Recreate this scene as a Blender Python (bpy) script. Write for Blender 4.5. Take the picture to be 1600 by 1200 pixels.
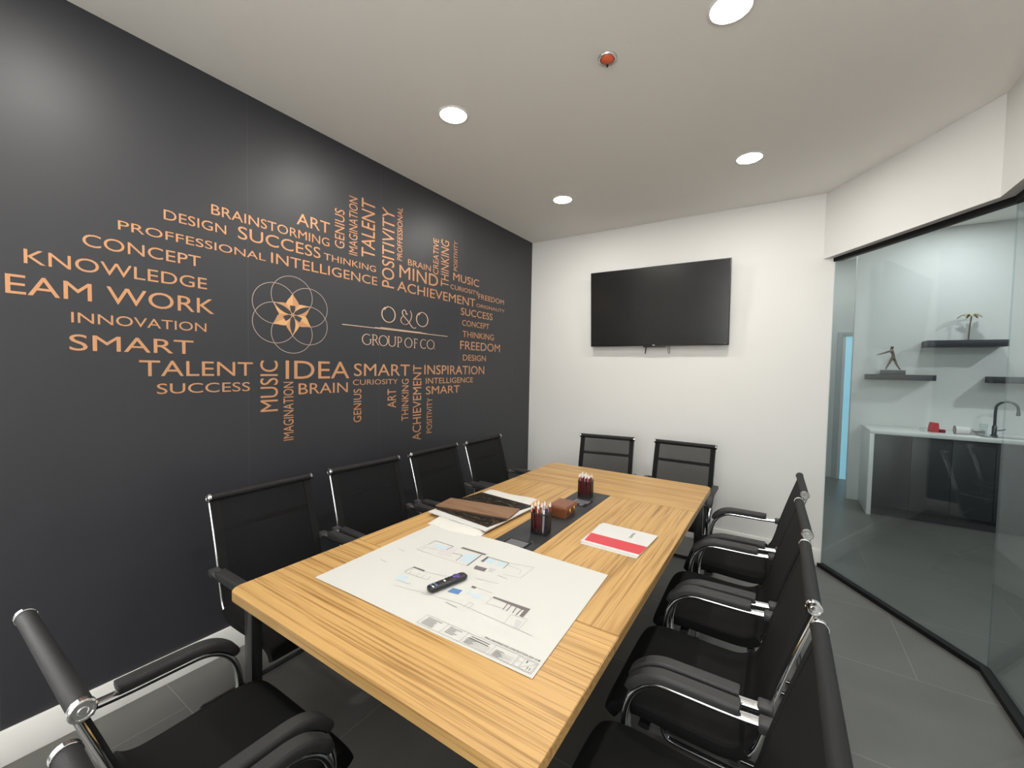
import bpy, bmesh, math, random
from mathutils import Vector, Matrix

random.seed(7)
SC = bpy.context.scene
for o in list(bpy.data.objects):
    bpy.data.objects.remove(o)
COL = SC.collection
PI = math.pi

# ------------------------------------------------------------------ camera, world, exposure
yaw, pitch, roll = 0.573691, -0.0388925, 0.0192414
fw = Vector((-math.sin(yaw) * math.cos(pitch), math.cos(yaw) * math.cos(pitch), math.sin(pitch)))
r0 = Vector((math.cos(yaw), math.sin(yaw), 0))
u0 = r0.cross(fw)
rt = r0 * math.cos(roll) + u0 * math.sin(roll)
up = -r0 * math.sin(roll) + u0 * math.cos(roll)
cam = bpy.data.objects.new('camera', bpy.data.cameras.new('camera'))
COL.objects.link(cam)
cam.data.sensor_width = 36.0
cam.data.lens = 36.0 * 650.977 / 1600.0
cam.data.clip_start = 0.02
M = Matrix.Identity(4)
for i, v in enumerate((rt, up, -fw)):
    M[0][i], M[1][i], M[2][i] = v
M[0][3], M[1][3], M[2][3] = 2.37591, -4.03809, 1.51264
cam.matrix_world = M
SC.camera = cam

W = bpy.data.worlds.new('world')
SC.world = W
W.use_nodes = True
W.node_tree.nodes['Background'].inputs[0].default_value = (0.75, 0.85, 1.0, 1)
W.node_tree.nodes['Background'].inputs[1].default_value = 0.05

vs = SC.view_settings
SC.display_settings.display_device = 'sRGB'
vs.view_transform = 'Standard'
vs.look = 'None'
vs.exposure = 0.24
vs.gamma = 1.0
vs.use_curve_mapping = False
SC.cycles.max_bounces = 10
SC.cycles.diffuse_bounces = 5
SC.cycles.glossy_bounces = 5
SC.cycles.transparent_max_bounces = 16
SC.cycles.sample_clamp_indirect = 4.0
SC.cycles.caustics_reflective = False
SC.cycles.caustics_refractive = False
SC.cycles.use_denoising = True

LAMP_W = 8.2          # each recessed lamp of the meeting room
OUT_W = 13.0           # kitchenette lamps, and the added fill lamps outside and in the corridor
WINDOW_FILL = 9.0              # glow of the two unseen windows added behind the camera

# ------------------------------------------------------------------ materials
def new_mat(name):
    m = bpy.data.materials.new(name)
    m.use_nodes = True
    nt = m.node_tree
    b = nt.nodes['Principled BSDF']
    return m, nt, b

def mat(name, col, rough=0.5, metal=0.0, spec=0.5, noise=0.0, nscale=40.0, bump=0.0, bscale=200.0, coat=0.0, emit=None, estr=0.0, sheen=0.0):
    m, nt, b = new_mat(name)
    b.inputs['Base Color'].default_value = (*col, 1)
    b.inputs['Roughness'].default_value = rough
    b.inputs['Metallic'].default_value = metal
    b.inputs['Specular IOR Level'].default_value = spec
    b.inputs['Coat Weight'].default_value = coat
    b.inputs['Sheen Weight'].default_value = sheen
    if emit:
        b.inputs['Emission Color'].default_value = (*emit, 1)
        b.inputs['Emission Strength'].default_value = estr
    tc = nt.nodes.new('ShaderNodeTexCoord')
    if noise > 0:
        n = nt.nodes.new('ShaderNodeTexNoise')
        n.inputs['Scale'].default_value = nscale
        n.inputs['Detail'].default_value = 4
        nt.links.new(tc.outputs['Object'], n.inputs['Vector'])
        mx = nt.nodes.new('ShaderNodeMixRGB')
        mx.inputs['Color1'].default_value = (*[c * (1 - noise) for c in col], 1)
        mx.inputs['Color2'].default_value = (*[min(1, c * (1 + noise)) for c in col], 1)
        nt.links.new(n.outputs['Fac'], mx.inputs['Fac'])
        nt.links.new(mx.outputs['Color'], b.inputs['Base Color'])
    if bump > 0:
        n2 = nt.nodes.new('ShaderNodeTexNoise')
        n2.inputs['Scale'].default_value = bscale
        n2.inputs['Detail'].default_value = 3
        nt.links.new(tc.outputs['Object'], n2.inputs['Vector'])
        bp = nt.nodes.new('ShaderNodeBump')
        bp.inputs['Strength'].default_value = bump
        bp.inputs['Distance'].default_value = 0.002
        nt.links.new(n2.outputs['Fac'], bp.inputs['Height'])
        nt.links.new(bp.outputs['Normal'], b.inputs['Normal'])
    return m

def wood_mat(name, axis, light=(0.53, 0.325, 0.125), dark=(0.32, 0.17, 0.052), rough=0.38, sc=1.0):
    """striped laminate, grain running along object axis 'x' or 'y'"""
    m, nt, b = new_mat(name)
    tc = nt.nodes.new('ShaderNodeTexCoord')
    def stretched(lo, hi):
        mp = nt.nodes.new('ShaderNodeMapping')
        mp.inputs['Scale'].default_value = (lo, hi, hi) if axis == 'x' else (hi, lo, hi)
        nt.links.new(tc.outputs['Object'], mp.inputs['Vector'])
        return mp
    mp1 = stretched(0.40 * sc, 15.0 * sc)
    n1 = nt.nodes.new('ShaderNodeTexNoise')
    n1.inputs['Scale'].default_value = 2.2
    n1.inputs['Detail'].default_value = 6
    n1.inputs['Roughness'].default_value = 0.62
    n1.inputs['Distortion'].default_value = 0.5
    nt.links.new(mp1.outputs['Vector'], n1.inputs['Vector'])
    cr = nt.nodes.new('ShaderNodeValToRGB')
    e = cr.color_ramp.elements
    e[0].position, e[0].color = 0.30, (*dark, 1)
    e[1].position, e[1].color = 0.62, (*light, 1)
    x = e.new(0.40); x.color = (*[0.45 * d + 0.55 * l for d, l in zip(dark, light)], 1)
    x = e.new(0.47); x.color = (*[0.12 * d + 0.88 * l for d, l in zip(dark, light)], 1)
    x = e.new(0.72); x.color = (*[min(1, l * 1.16) for l in light], 1)
    nt.links.new(n1.outputs['Fac'], cr.inputs['Fac'])
    mp2 = stretched(0.7 * sc, 42.0 * sc)
    n2 = nt.nodes.new('ShaderNodeTexNoise')
    n2.inputs['Scale'].default_value = 3.0
    n2.inputs['Detail'].default_value = 3
    nt.links.new(mp2.outputs['Vector'], n2.inputs['Vector'])
    mx = nt.nodes.new('ShaderNodeMixRGB')
    mx.blend_type = 'MULTIPLY'
    mx.inputs['Fac'].default_value = 0.62
    cr2 = nt.nodes.new('ShaderNodeValToRGB')
    cr2.color_ramp.elements[0].position = 0.36
    cr2.color_ramp.elements[0].color = (0.40, 0.31, 0.21, 1)
    cr2.color_ramp.elements[1].position = 0.50
    cr2.color_ramp.elements[1].color = (1, 1, 1, 1)
    nt.links.new(n2.outputs['Fac'], cr2.inputs['Fac'])
    nt.links.new(cr.outputs['Color'], mx.inputs['Color1'])
    nt.links.new(cr2.outputs['Color'], mx.inputs['Color2'])
    nt.links.new(mx.outputs['Color'], b.inputs['Base Color'])
    b.inputs['Roughness'].default_value = rough
    b.inputs['Specular IOR Level'].default_value = 0.35
    return m

def marble_mat(name):
    m, nt, b = new_mat(name)
    tc = nt.nodes.new('ShaderNodeTexCoord')
    mp = nt.nodes.new('ShaderNodeMapping')
    mp.inputs['Rotation'].default_value = (0, 0, 0.7)
    mp.inputs['Scale'].default_value = (3, 11, 3)
    nt.links.new(tc.outputs['Object'], mp.inputs['Vector'])
    n = nt.nodes.new('ShaderNodeTexNoise')
    n.inputs['Scale'].default_value = 3.0
    n.inputs['Detail'].default_value = 8
    n.inputs['Distortion'].default_value = 1.4
    nt.links.new(mp.outputs['Vector'], n.inputs['Vector'])
    cr = nt.nodes.new('ShaderNodeValToRGB')
    e = cr.color_ramp.elements
    e[0].position, e[0].color = 0.0, (0.008, 0.007, 0.006, 1)
    e[1].position, e[1].color = 1.0, (0.012, 0.010, 0.008, 1)
    x = e.new(0.535); x.color = (0.012, 0.010, 0.008, 1)
    x = e.new(0.555); x.color = (0.15, 0.10, 0.055, 1)
    x = e.new(0.575); x.color = (0.012, 0.010, 0.008, 1)
    nt.links.new(n.outputs['Fac'], cr.inputs['Fac'])
    nt.links.new(cr.outputs['Color'], b.inputs['Base Color'])
    b.inputs['Roughness'].default_value = 0.25
    return m

def see_through(name, col, rough, clear):
    """woven mesh: a share of the light passes between the threads"""
    m, nt, b = new_mat(name)
    b.inputs['Base Color'].default_value = (*col, 1)
    b.inputs['Roughness'].default_value = rough
    b.inputs['Specular IOR Level'].default_value = 0.2
    t = nt.nodes.new('ShaderNodeBsdfTransparent')
    mx = nt.nodes.new('ShaderNodeMixShader')
    # the gaps between round threads close up as the cloth is seen more from the side
    lw = nt.nodes.new('ShaderNodeLayerWeight')
    lw.inputs['Blend'].default_value = 0.5
    mr = nt.nodes.new('ShaderNodeMapRange')
    mr.inputs['From Min'].default_value = 0.12
    mr.inputs['From Max'].default_value = 0.62
    mr.inputs['To Min'].default_value = clear
    mr.inputs['To Max'].default_value = 0.0
    nt.links.new(lw.outputs['Facing'], mr.inputs['Value'])
    nt.links.new(mr.outputs['Result'], mx.inputs['Fac'])
    out = nt.nodes['Material Output']
    nt.links.new(b.outputs['BSDF'], mx.inputs[1])
    nt.links.new(t.outputs['BSDF'], mx.inputs[2])
    nt.links.new(mx.outputs['Shader'], out.inputs['Surface'])
    return m

def glass_mat(name, tint, ior=1.5):
    m = bpy.data.materials.new(name)
    m.use_nodes = True
    nt = m.node_tree
    nt.nodes.clear()
    out = nt.nodes.new('ShaderNodeOutputMaterial')
    t = nt.nodes.new('ShaderNodeBsdfTransparent')
    t.inputs['Color'].default_value = (*tint, 1)
    g = nt.nodes.new('ShaderNodeBsdfGlossy')
    g.inputs['Roughness'].default_value = 0.0
    fr = nt.nodes.new('ShaderNodeFresnel')
    fr.inputs['IOR'].default_value = ior
    geo = nt.nodes.new('ShaderNodeNewGeometry')
    # the same reflectance on either face of the sheet
    mx = nt.nodes.new('ShaderNodeMixShader')
    mm = nt.nodes.new('ShaderNodeMapRange')
    mm.inputs['To Min'].default_value = ior
    mm.inputs['To Max'].default_value = 1.0 / ior
    nt.links.new(geo.outputs['Backfacing'], mm.inputs['Value'])
    nt.links.new(mm.outputs['Result'], fr.inputs['IOR'])
    nt.links.new(fr.outputs['Fac'], mx.inputs['Fac'])
    nt.links.new(t.outputs['BSDF'], mx.inputs[1])
    nt.links.new(g.outputs['BSDF'], mx.inputs[2])
    nt.links.new(mx.outputs['Shader'], out.inputs['Surface'])
    return m

def floor_mat():
    m, nt, b = new_mat('grey_floor_tile')
    tc = nt.nodes.new('ShaderNodeTexCoord')
    mp = nt.nodes.new('ShaderNodeMapping')
    mp.inputs['Location'].default_value = (-0.24, 0.55 - 0.69 * 2, 0)
    nt.links.new(tc.outputs['Object'], mp.inputs['Vector'])
    br = nt.nodes.new('ShaderNodeTexBrick')
    br.offset = 0.5
    br.inputs['Scale'].default_value = 1.0
    br.inputs['Mortar Size'].default_value = 0.0022
    br.inputs['Mortar Smooth'].default_value = 0.3
    br.inputs['Brick Width'].default_value = 1.38
    br.inputs['Row Height'].default_value = 0.69
    br.inputs['Color1'].default_value = (0.110, 0.108, 0.101, 1)
    br.inputs['Color2'].default_value = (0.122, 0.120, 0.112, 1)
    br.inputs['Mortar'].default_value = (0.22, 0.21, 0.195, 1)
    nt.links.new(mp.outputs['Vector'], br.inputs['Vector'])
    n = nt.nodes.new('ShaderNodeTexNoise')
    n.inputs['Scale'].default_value = 3.0
    n.inputs['Detail'].default_value = 8
    nt.links.new(tc.outputs['Object'], n.inputs['Vector'])
    mx = nt.nodes.new('ShaderNodeMixRGB')
    mx.blend_type = 'MULTIPLY'
    mx.inputs['Fac'].default_value = 0.4
    cr = nt.nodes.new('ShaderNodeValToRGB')
    cr.color_ramp.elements[0].position = 0.3
    cr.color_ramp.elements[0].color = (0.6, 0.6, 0.6, 1)
    cr.color_ramp.elements[1].position = 0.7
    nt.links.new(n.outputs['Fac'], cr.inputs['Fac'])
    nt.links.new(br.outputs['Color'], mx.inputs['Color1'])
    nt.links.new(cr.outputs['Color'], mx.inputs['Color2'])
    nt.links.new(mx.outputs['Color'], b.inputs['Base Color'])
    b.inputs['Roughness'].default_value = 0.36
    b.inputs['Specular IOR Level'].default_value = 0.5
    return m

def dark_wall_mat():
    """charcoal wallpaper hung in drops, fine seams every 0.86 m"""
    m, nt, b = new_mat('charcoal_wallpaper')
    tc = nt.nodes.new('ShaderNodeTexCoord')
    sp = nt.nodes.new('ShaderNodeSeparateXYZ')
    nt.links.new(tc.outputs['Object'], sp.inputs[0])
    ad = nt.nodes.new('ShaderNodeMath'); ad.operation = 'ADD'; ad.inputs[1].default_value = 2.942 + 8.6
    nt.links.new(sp.outputs['Y'], ad.inputs[0])
    mo = nt.nodes.new('ShaderNodeMath'); mo.operation = 'MODULO'; mo.inputs[1].default_value = 0.86
    nt.links.new(ad.outputs[0], mo.inputs[0])
    lt = nt.nodes.new('ShaderNodeMath'); lt.operation = 'LESS_THAN'; lt.inputs[1].default_value = 0.003
    nt.links.new(mo.outputs[0], lt.inputs[0])
    n = nt.nodes.new('ShaderNodeTexNoise')
    n.inputs['Scale'].default_value = 350
    nt.links.new(tc.outputs['Object'], n.inputs['Vector'])
    mx0 = nt.nodes.new('ShaderNodeMixRGB')
    mx0.inputs['Color1'].default_value = (0.024, 0.025, 0.030, 1)
    mx0.inputs['Color2'].default_value = (0.034, 0.035, 0.041, 1)
    nt.links.new(n.outputs['Fac'], mx0.inputs['Fac'])
    mx = nt.nodes.new('ShaderNodeMixRGB')
    mx.inputs['Color2'].default_value = (0.050, 0.050, 0.054, 1)
    nt.links.new(mx0.outputs['Color'], mx.inputs['Color1'])
    nt.links.new(lt.outputs[0], mx.inputs['Fac'])
    nt.links.new(mx.outputs['Color'], b.inputs['Base Color'])
    b.inputs['Roughness'].default_value = 0.45
    b.inputs['Specular IOR Level'].default_value = 0.5
    return m

MT = {}
MT['dark_wall'] = dark_wall_mat()
MT['white_wall'] = mat('white_wall_paint', (0.74, 0.74, 0.725), 0.75, noise=0.012, nscale=3, bump=0.15, bscale=260)
MT['ceiling'] = mat('white_ceiling_paint', (0.87, 0.855, 0.82), 0.85, bump=0.15, bscale=260)
MT['floor'] = floor_mat()
MT['trim'] = mat('white_trim_paint', (0.78, 0.775, 0.75), 0.4)
MT['black_metal'] = mat('black_metal', (0.012, 0.012, 0.013), 0.35)
MT['frame_black'] = mat('black_track', (0.006, 0.006, 0.007), 0.6, spec=0.2)
MT['chrome'] = mat('chrome', (0.66, 0.67, 0.68), 0.09, metal=1.0)
MT['dark_chrome'] = mat('dark_brace_shade_metal', (0.10, 0.10, 0.105), 0.18, metal=0.9)  # brace metal; also paints shade onto the chairs' floor tubes
MT['mesh'] = see_through('black_chair_mesh', (0.007, 0.007, 0.0075), 0.7, 0.46)
MT['fabric'] = mat('black_fabric', (0.006, 0.006, 0.0065), 0.85, spec=0.2, bump=0.3, bscale=900)
MT['edge'] = mat('black_edge_binding', (0.007, 0.007, 0.0075), 0.8, spec=0.2)
MT['bar_fabric'] = mat('black_bar_sleeve', (0.012, 0.012, 0.0125), 0.62, spec=0.25, bump=0.3, bscale=900)
MT['pad'] = mat('black_arm_pad_plastic', (0.026, 0.026, 0.027), 0.5, spec=0.4, bump=0.2, bscale=700)
MT['bracket'] = mat('black_bracket_plastic', (0.03, 0.03, 0.032), 0.5)
MT['wood_x'] = wood_mat('striped_oak_cross', 'x')
MT['wood_y'] = wood_mat('striped_oak_long', 'y')
MT['leather'] = mat('black_table_inlay', (0.026, 0.028, 0.030), 0.42, bump=0.25, bscale=500)
MT['plate'] = mat('grey_plate', (0.16, 0.16, 0.17), 0.4, metal=0.3)
MT['paper'] = mat('white_paper', (0.55, 0.548, 0.52), 0.7)
MT['paper_card'] = mat('white_card', (0.60, 0.595, 0.58), 0.5)
MT['red_card'] = mat('red_card', (0.56, 0.048, 0.062), 0.45)
MT['ink_dark'] = mat('dark_grey_ink', (0.14, 0.125, 0.125), 0.7)
MT['ink_line'] = mat('light_grey_ink', (0.30, 0.30, 0.29), 0.7)
MT['ink_grey'] = mat('pale_grey_ink', (0.47, 0.47, 0.48), 0.7)
MT['ink_pale_blue'] = mat('pale_blue_ink', (0.45, 0.55, 0.60), 0.7)
MT['ink_mauve'] = mat('pale_mauve_ink', (0.54, 0.505, 0.50), 0.7)
MT['ink_blue'] = mat('blue_ink', (0.085, 0.20, 0.40), 0.7)
MT['ink_text'] = mat('near_black_ink', (0.08, 0.075, 0.075), 0.7)
MT['marble'] = marble_mat('black_marble_sample')
MT['walnut'] = wood_mat('brown_wood_sample', 'x', (0.25, 0.145, 0.085), (0.15, 0.085, 0.05), 0.5, 2.0)
MT['towel'] = mat('white_cloth', (0.60, 0.585, 0.55), 0.9, bump=0.4, bscale=300)
MT['box_wood'] = wood_mat('reddish_brown_wood', 'y', (0.21, 0.075, 0.032), (0.11, 0.035, 0.016), 0.3, 3.0)
MT['brass'] = mat('brass', (0.75, 0.52, 0.20), 0.25, metal=1.0)
MT['wire'] = see_through('black_wire_mesh', (0.012, 0.012, 0.012), 0.45, 0.60)
MT['pen_red'] = mat('dark_red_plastic', (0.20, 0.012, 0.022), 0.3)
MT['pen_white'] = mat('white_plastic', (0.75, 0.72, 0.70), 0.35)
MT['pen_blue'] = mat('navy_plastic', (0.025, 0.05, 0.14), 0.35)
MT['pen_silver'] = mat('silver_plastic', (0.62, 0.62, 0.64), 0.25, metal=0.8)
MT['remote'] = mat('black_remote_plastic', (0.016, 0.016, 0.018), 0.4)
MT['purple'] = mat('purple_rubber', (0.10, 0.055, 0.28), 0.5)
MT['btn'] = mat('white_button', (0.75, 0.75, 0.78), 0.4)
MT['btn_blue'] = mat('blue_button', (0.14, 0.22, 0.48), 0.4)
MT['btn_dark'] = mat('dark_button', (0.05, 0.05, 0.055), 0.5)
MT['screen'] = mat('dark_tv_screen', (0.006, 0.0062, 0.0062), 0.22, spec=0.4)
MT['tv_black'] = mat('black_tv_plastic', (0.012, 0.012, 0.012), 0.4)
MT['copper'] = mat('copper_print', (0.60, 0.305, 0.155), 0.38, metal=0.35)
MT['copper_lite'] = mat('light_copper_print', (0.74, 0.43, 0.20), 0.36, metal=0.35)
MT['copper_pale'] = mat('pale_copper_print', (0.74, 0.52, 0.38), 0.36, metal=0.35)
MT['copper_thin'] = mat('fine_copper_line', (0.48, 0.38, 0.32), 0.36, metal=0.35)
MT['emblem_dark'] = mat('emblem_charcoal', (0.034, 0.034, 0.038), 0.5)
MT['glass'] = glass_mat('teal_tinted_glass', (0.865, 0.92, 0.922))
MT['glass_edge'] = mat('green_glass_edge', (0.03, 0.14, 0.12), 0.15)
MT['lamp_trim'] = mat('white_lamp_trim', (0.85, 0.84, 0.82), 0.4)
MT['lens'] = mat('lit_lamp_lens', (1, 1, 1), 0.5, emit=(1.0, 0.95, 0.86), estr=40.0)
MT['orange'] = mat('orange_cap', (0.72, 0.13, 0.05), 0.5)
MT['ring'] = mat('steel_ring', (0.62, 0.61, 0.60), 0.25, metal=0.9)
MT['shelf'] = mat('charcoal_shelf', (0.028, 0.030, 0.036), 0.45)
MT['bronze'] = mat('bronze', (0.22, 0.17, 0.14), 0.3, metal=0.9)
MT['gold'] = mat('pale_gold', (0.72, 0.62, 0.44), 0.3, metal=0.8)
MT['stone'] = mat('dark_stone', (0.055, 0.056, 0.058), 0.4)
MT['quartz'] = mat('white_quartz', (0.78, 0.78, 0.76), 0.25, noise=0.02, nscale=12)
MT['cabinet'] = mat('charcoal_cabinet', (0.030, 0.032, 0.036), 0.4)
MT['steel'] = mat('brushed_steel', (0.55, 0.55, 0.55), 0.25, metal=1.0)
MT['faucet'] = mat('dark_steel', (0.10, 0.105, 0.11), 0.25, metal=0.8)
MT['red_bag'] = mat('red_packet', (0.55, 0.05, 0.06), 0.35)
MT['clear'] = glass_mat('clear_glass', (0.93, 0.95, 0.95), 1.25)
MT['window_fill'] = mat('added_window_glow', (0.8, 0.85, 0.9), 0.5, emit=(0.97, 0.965, 0.94), estr=WINDOW_FILL)  # emits the fill light of the added windows
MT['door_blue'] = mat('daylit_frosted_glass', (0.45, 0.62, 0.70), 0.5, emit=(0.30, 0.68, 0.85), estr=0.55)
MT['door_paint'] = mat('grey_door_paint', (0.45, 0.48, 0.49), 0.5)

# ------------------------------------------------------------------ mesh helpers
class MB:
    """collects shapes into one mesh"""
    def __init__(self):
        self.bm = bmesh.new()
        self.mi = 0
        self.mats = []
    def use(self, m):
        if m not in self.mats:
            self.mats.append(m)
        self.mi = self.mats.index(m)
        return self
    def _mark(self, faces):
        for f in faces:
            f.material_index = self.mi
    def box(self, c, s, rot=None, bevel=0.0, seg=2):
        g = bmesh.ops.create_cube(self.bm, size=1.0)
        vs_ = g['verts']
        bmesh.ops.scale(self.bm, vec=s, verts=vs_)
        if bevel > 0:
            ed = list({e for v in vs_ for e in v.link_edges})
            r = bmesh.ops.bevel(self.bm, geom=ed, offset=bevel, segments=seg, affect='EDGES', profile=0.5)
            vs_ = list({v for f in r['faces'] for v in f.verts} | {v for v in vs_ if v.is_valid})
        if rot is not None:
            bmesh.ops.rotate(self.bm, cent=(0, 0, 0), matrix=rot, verts=vs_)
        bmesh.ops.translate(self.bm, vec=c, verts=vs_)
        self._mark({f for v in vs_ for f in v.link_faces})
        return self
    def bx(self, x0, x1, y0, y1, z0, z1, bevel=0.0, seg=2):
        return self.box(((x0 + x1) / 2, (y0 + y1) / 2, (z0 + z1) / 2), (x1 - x0, y1 - y0, z1 - z0), None, bevel, seg)
    def prism(self, poly, z0, z1):
        n = len(poly)
        a = [self.bm.verts.new((x, y, z0)) for x, y in poly]
        b = [self.bm.verts.new((x, y, z1)) for x, y in poly]
        fs = [self.bm.faces.new(b), self.bm.faces.new(list(reversed(a)))]
        for i in range(n):
            j = (i + 1) % n
            fs.append(self.bm.faces.new((a[i], a[j], b[j], b[i])))
        self._mark(fs)
        return self
    def face(self, pts):
        f = self.bm.faces.new([self.bm.verts.new(p) for p in pts])
        self._mark([f])
        return self
    def cyl(self, p0, p1, r0, r1=None, n=20, caps=True):
        r1 = r0 if r1 is None else r1
        p0, p1 = Vector(p0), Vector(p1)
        d = (p1 - p0).normalized()
        a = d.orthogonal().normalized()
        b = d.cross(a)
        A, B = [], []
        for i in range(n):
            t = 2 * PI * i / n
            v = a * math.cos(t) + b * math.sin(t)
            A.append(self.bm.verts.new(p0 + v * r0))
            B.append(self.bm.verts.new(p1 + v * r1))
        fs = []
        for i in range(n):
            j = (i + 1) % n
            fs.append(self.bm.faces.new((A[i], A[j], B[j], B[i])))
        if caps:
            fs.append(self.bm.faces.new(list(reversed(A))))
            fs.append(self.bm.faces.new(B))
        self._mark(fs)
        return self
    def lathe(self, prof, cx=0, cy=0, n=32):
        rings = []
        for r, z in prof:
            if r < 1e-6:
                rings.append([self.bm.verts.new((cx, cy, z))])
            else:
                rings.append([self.bm.verts.new((cx + r * math.cos(2 * PI * i / n), cy + r * math.sin(2 * PI * i / n), z)) for i in range(n)])
        fs = []
        for a, b in zip(rings, rings[1:]):
            for i in range(n):
                j = (i + 1) % n
                if len(a) == 1 and len(b) == 1:
                    continue
                if len(a) == 1:
                    fs.append(self.bm.faces.new((a[0], b[j], b[i])))
                elif len(b) == 1:
                    fs.append(self.bm.faces.new((a[i], a[j], b[0])))
                else:
                    fs.append(self.bm.faces.new((a[i], a[j], b[j], b[i])))
        self._mark(fs)
        return self
    def sweep(self, path, section, side=None, caps=True, scale=None):
        """sweep a closed 2-D section (a along 'side', b along the local normal) down a path"""
        path = [Vector(p) for p in path]
        rings = []
        prev = None
        for i, p in enumerate(path):
            t = (path[min(i + 1, len(path) - 1)] - path[max(i - 1, 0)]).normalized()
            if side is not None:
                s = Vector(side)
                nrm = s.cross(t).normalized()
                s = t.cross(nrm).normalized()
            else:
                if prev is None:
                    s = t.orthogonal().normalized()
                else:
                    s = (prev - t * prev.dot(t)).normalized()
                nrm = t.cross(s)
                prev = s
            k = 1.0 if scale is None else scale[i]
            rings.append([self.bm.verts.new(p + s * a * k + nrm * b * k) for a, b in section])
        fs = []
        m = len(section)
        for A, B in zip(rings, rings[1:]):
            for i in range(m):
                j = (i + 1) % m
                fs.append(self.bm.faces.new((A[i], A[j], B[j], B[i])))
        if caps:
            fs.append(self.bm.faces.new(list(reversed(rings[0]))))
            fs.append(self.bm.faces.new(rings[-1]))
        self._mark(fs)
        return self
    def tube(self, path, r, n=12, caps=True):
        return self.sweep(path, [(r * math.cos(2 * PI * i / n), r * math.sin(2 * PI * i / n)) for i in range(n)], None, caps)
    def build(self, name, m=None, parent=None, smooth=True, loc=None):
        bmesh.ops.recalc_face_normals(self.bm, faces=self.bm.faces)
        me = bpy.data.meshes.new(name)
        self.bm.to_mesh(me)
        self.bm.free()
        if m is not None and not self.mats:
            me.materials.append(m)
        for q in self.mats:
            me.materials.append(q)
        if smooth:
            me.shade_smooth()
            me.set_sharp_from_angle(angle=math.radians(38))
        o = bpy.data.objects.new(name, me)
        COL.objects.link(o)
        if parent is not None:
            o.parent = parent
        if loc is not None:
            o.location = loc
        return o

def smooth_path(pts, n=6):
    """Catmull-Rom through the points"""
    P = [Vector(p) for p in pts]
    out = []
    for i in range(len(P) - 1):
        p0, p1, p2, p3 = P[max(i - 1, 0)], P[i], P[i + 1], P[min(i + 2, len(P) - 1)]
        for k in range(n):
            t = k / n
            out.append(0.5 * ((2 * p1) + (p2 - p0) * t + (2 * p0 - 5 * p1 + 4 * p2 - p3) * t * t + (3 * p1 - p0 - 3 * p2 + p3) * t ** 3))
    out.append(P[-1])
    return out

def oval(w, h, n=16, p=2.6):
    o = []
    for i in range(n):
        t = 2 * PI * i / n
        c, s = math.cos(t), math.sin(t)
        o.append((w / 2 * math.copysign(abs(c) ** (2 / p), c), h / 2 * math.copysign(abs(s) ** (2 / p), s)))
    return o

def tag(o, label, cat=None, group=None, kind=None):
    o['label'] = label
    if cat:
        o['category'] = cat
    if group:
        o['group'] = group
    if kind:
        o['kind'] = kind
    return o

def empty(name, loc=(0, 0, 0), rz=0.0):
    o = bpy.data.objects.new(name, None)
    o.empty_display_size = 0.05
    COL.objects.link(o)
    o.location = loc
    o.rotation_euler = (0, 0, rz)
    return o

def copy_tree(o, parent=None):
    c = o.copy()
    COL.objects.link(c)
    if parent is not None:
        c.parent = parent
    for ch in o.children:
        copy_tree(ch, c)
    return c

def struct(o, label, cat):
    return tag(o, label, cat, kind='structure')

# ------------------------------------------------------------------ room shell
H = 2.90
HO = 3.14
P1 = (3.25, -0.985)
def off(o):
    """the line of the glazed wall, moved outwards by o: far end, bend, near end"""
    return [(2.615 + 1.19 * o, 0.0), (3.25 + o, -0.985 + 0.2944 * o), (3.25 + o, -2.55)]
YR = -6.6

struct(MB().bx(-3.12, 7.1, -6.8, 3.72, -0.1, 0.0).build('floor', MT['floor'], smooth=False), 'dark grey large-format tile floor with pale grout lines', 'floor')
struct(MB().bx(-0.12, 0.0, -3.95, 0.12, 0, HO).build('wall_left', MT['dark_wall'], smooth=False), 'charcoal papered wall carrying copper words', 'wall')
struct(MB().bx(-3.12, -3.0, YR, -3.83, 0, HO).bx(-3.12, -0.12, -3.95, -3.83, 0, HO).build('wall_left_outer', MT['white_wall'], smooth=False), 'white wall of the open space behind the camera', 'wall')
fw_ = MB()
fw_.prism([(0, 0), (2.615 + 1.19 * 0.064, 0), (2.60, 0.12), (0, 0.12)], 0, HO)
struct(fw_.build('wall_far', MT['white_wall'], smooth=False), 'white end wall behind the television', 'wall')
struct(MB().bx(-3.12, 7.1, YR - 0.12, YR, 0, HO).build('wall_near', MT['white_wall'], smooth=False), 'white wall behind the near end of the room', 'wall')
a, b = off(0.0), off(0.13)
sf = MB()
sf.prism([a[0], b[0], b[1], b[2], a[2], a[1]], 2.40, HO)
sf.bx(3.25, 3.38, YR, -2.55, 0, HO)
struct(sf.build('wall_right', MT['white_wall'], smooth=False), 'white bulkhead above the angled glass partition', 'wall')
cl = MB()
cl.prism([(-3.0, YR), (3.30, YR), (3.30, -0.97), (2.66, 0.0), (0, 0.0), (0, -3.95), (-3.0, -3.95)], H, H + 0.1)
struct(cl.build('ceiling', MT['ceiling'], smooth=False), 'flat white ceiling with recessed lamps', 'ceiling')
struct(MB().bx(-3.12, 7.1, -6.8, 3.72, HO, HO + 0.1).build('ceiling_outer', MT['ceiling'], smooth=False), 'white kitchenette ceiling beyond the glass', 'ceiling')
struct(MB().bx(0, 0.013, -3.95, 0, 0, 0.134, 0.003).build('baseboard_left', MT['trim']), 'white baseboard under the charcoal wall', 'baseboard')
struct(MB().bx(0.013, 2.685, -0.013, 0, 0, 0.134, 0.003).build('baseboard_far', MT['trim']), 'white baseboard under the television wall', 'baseboard')

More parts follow.
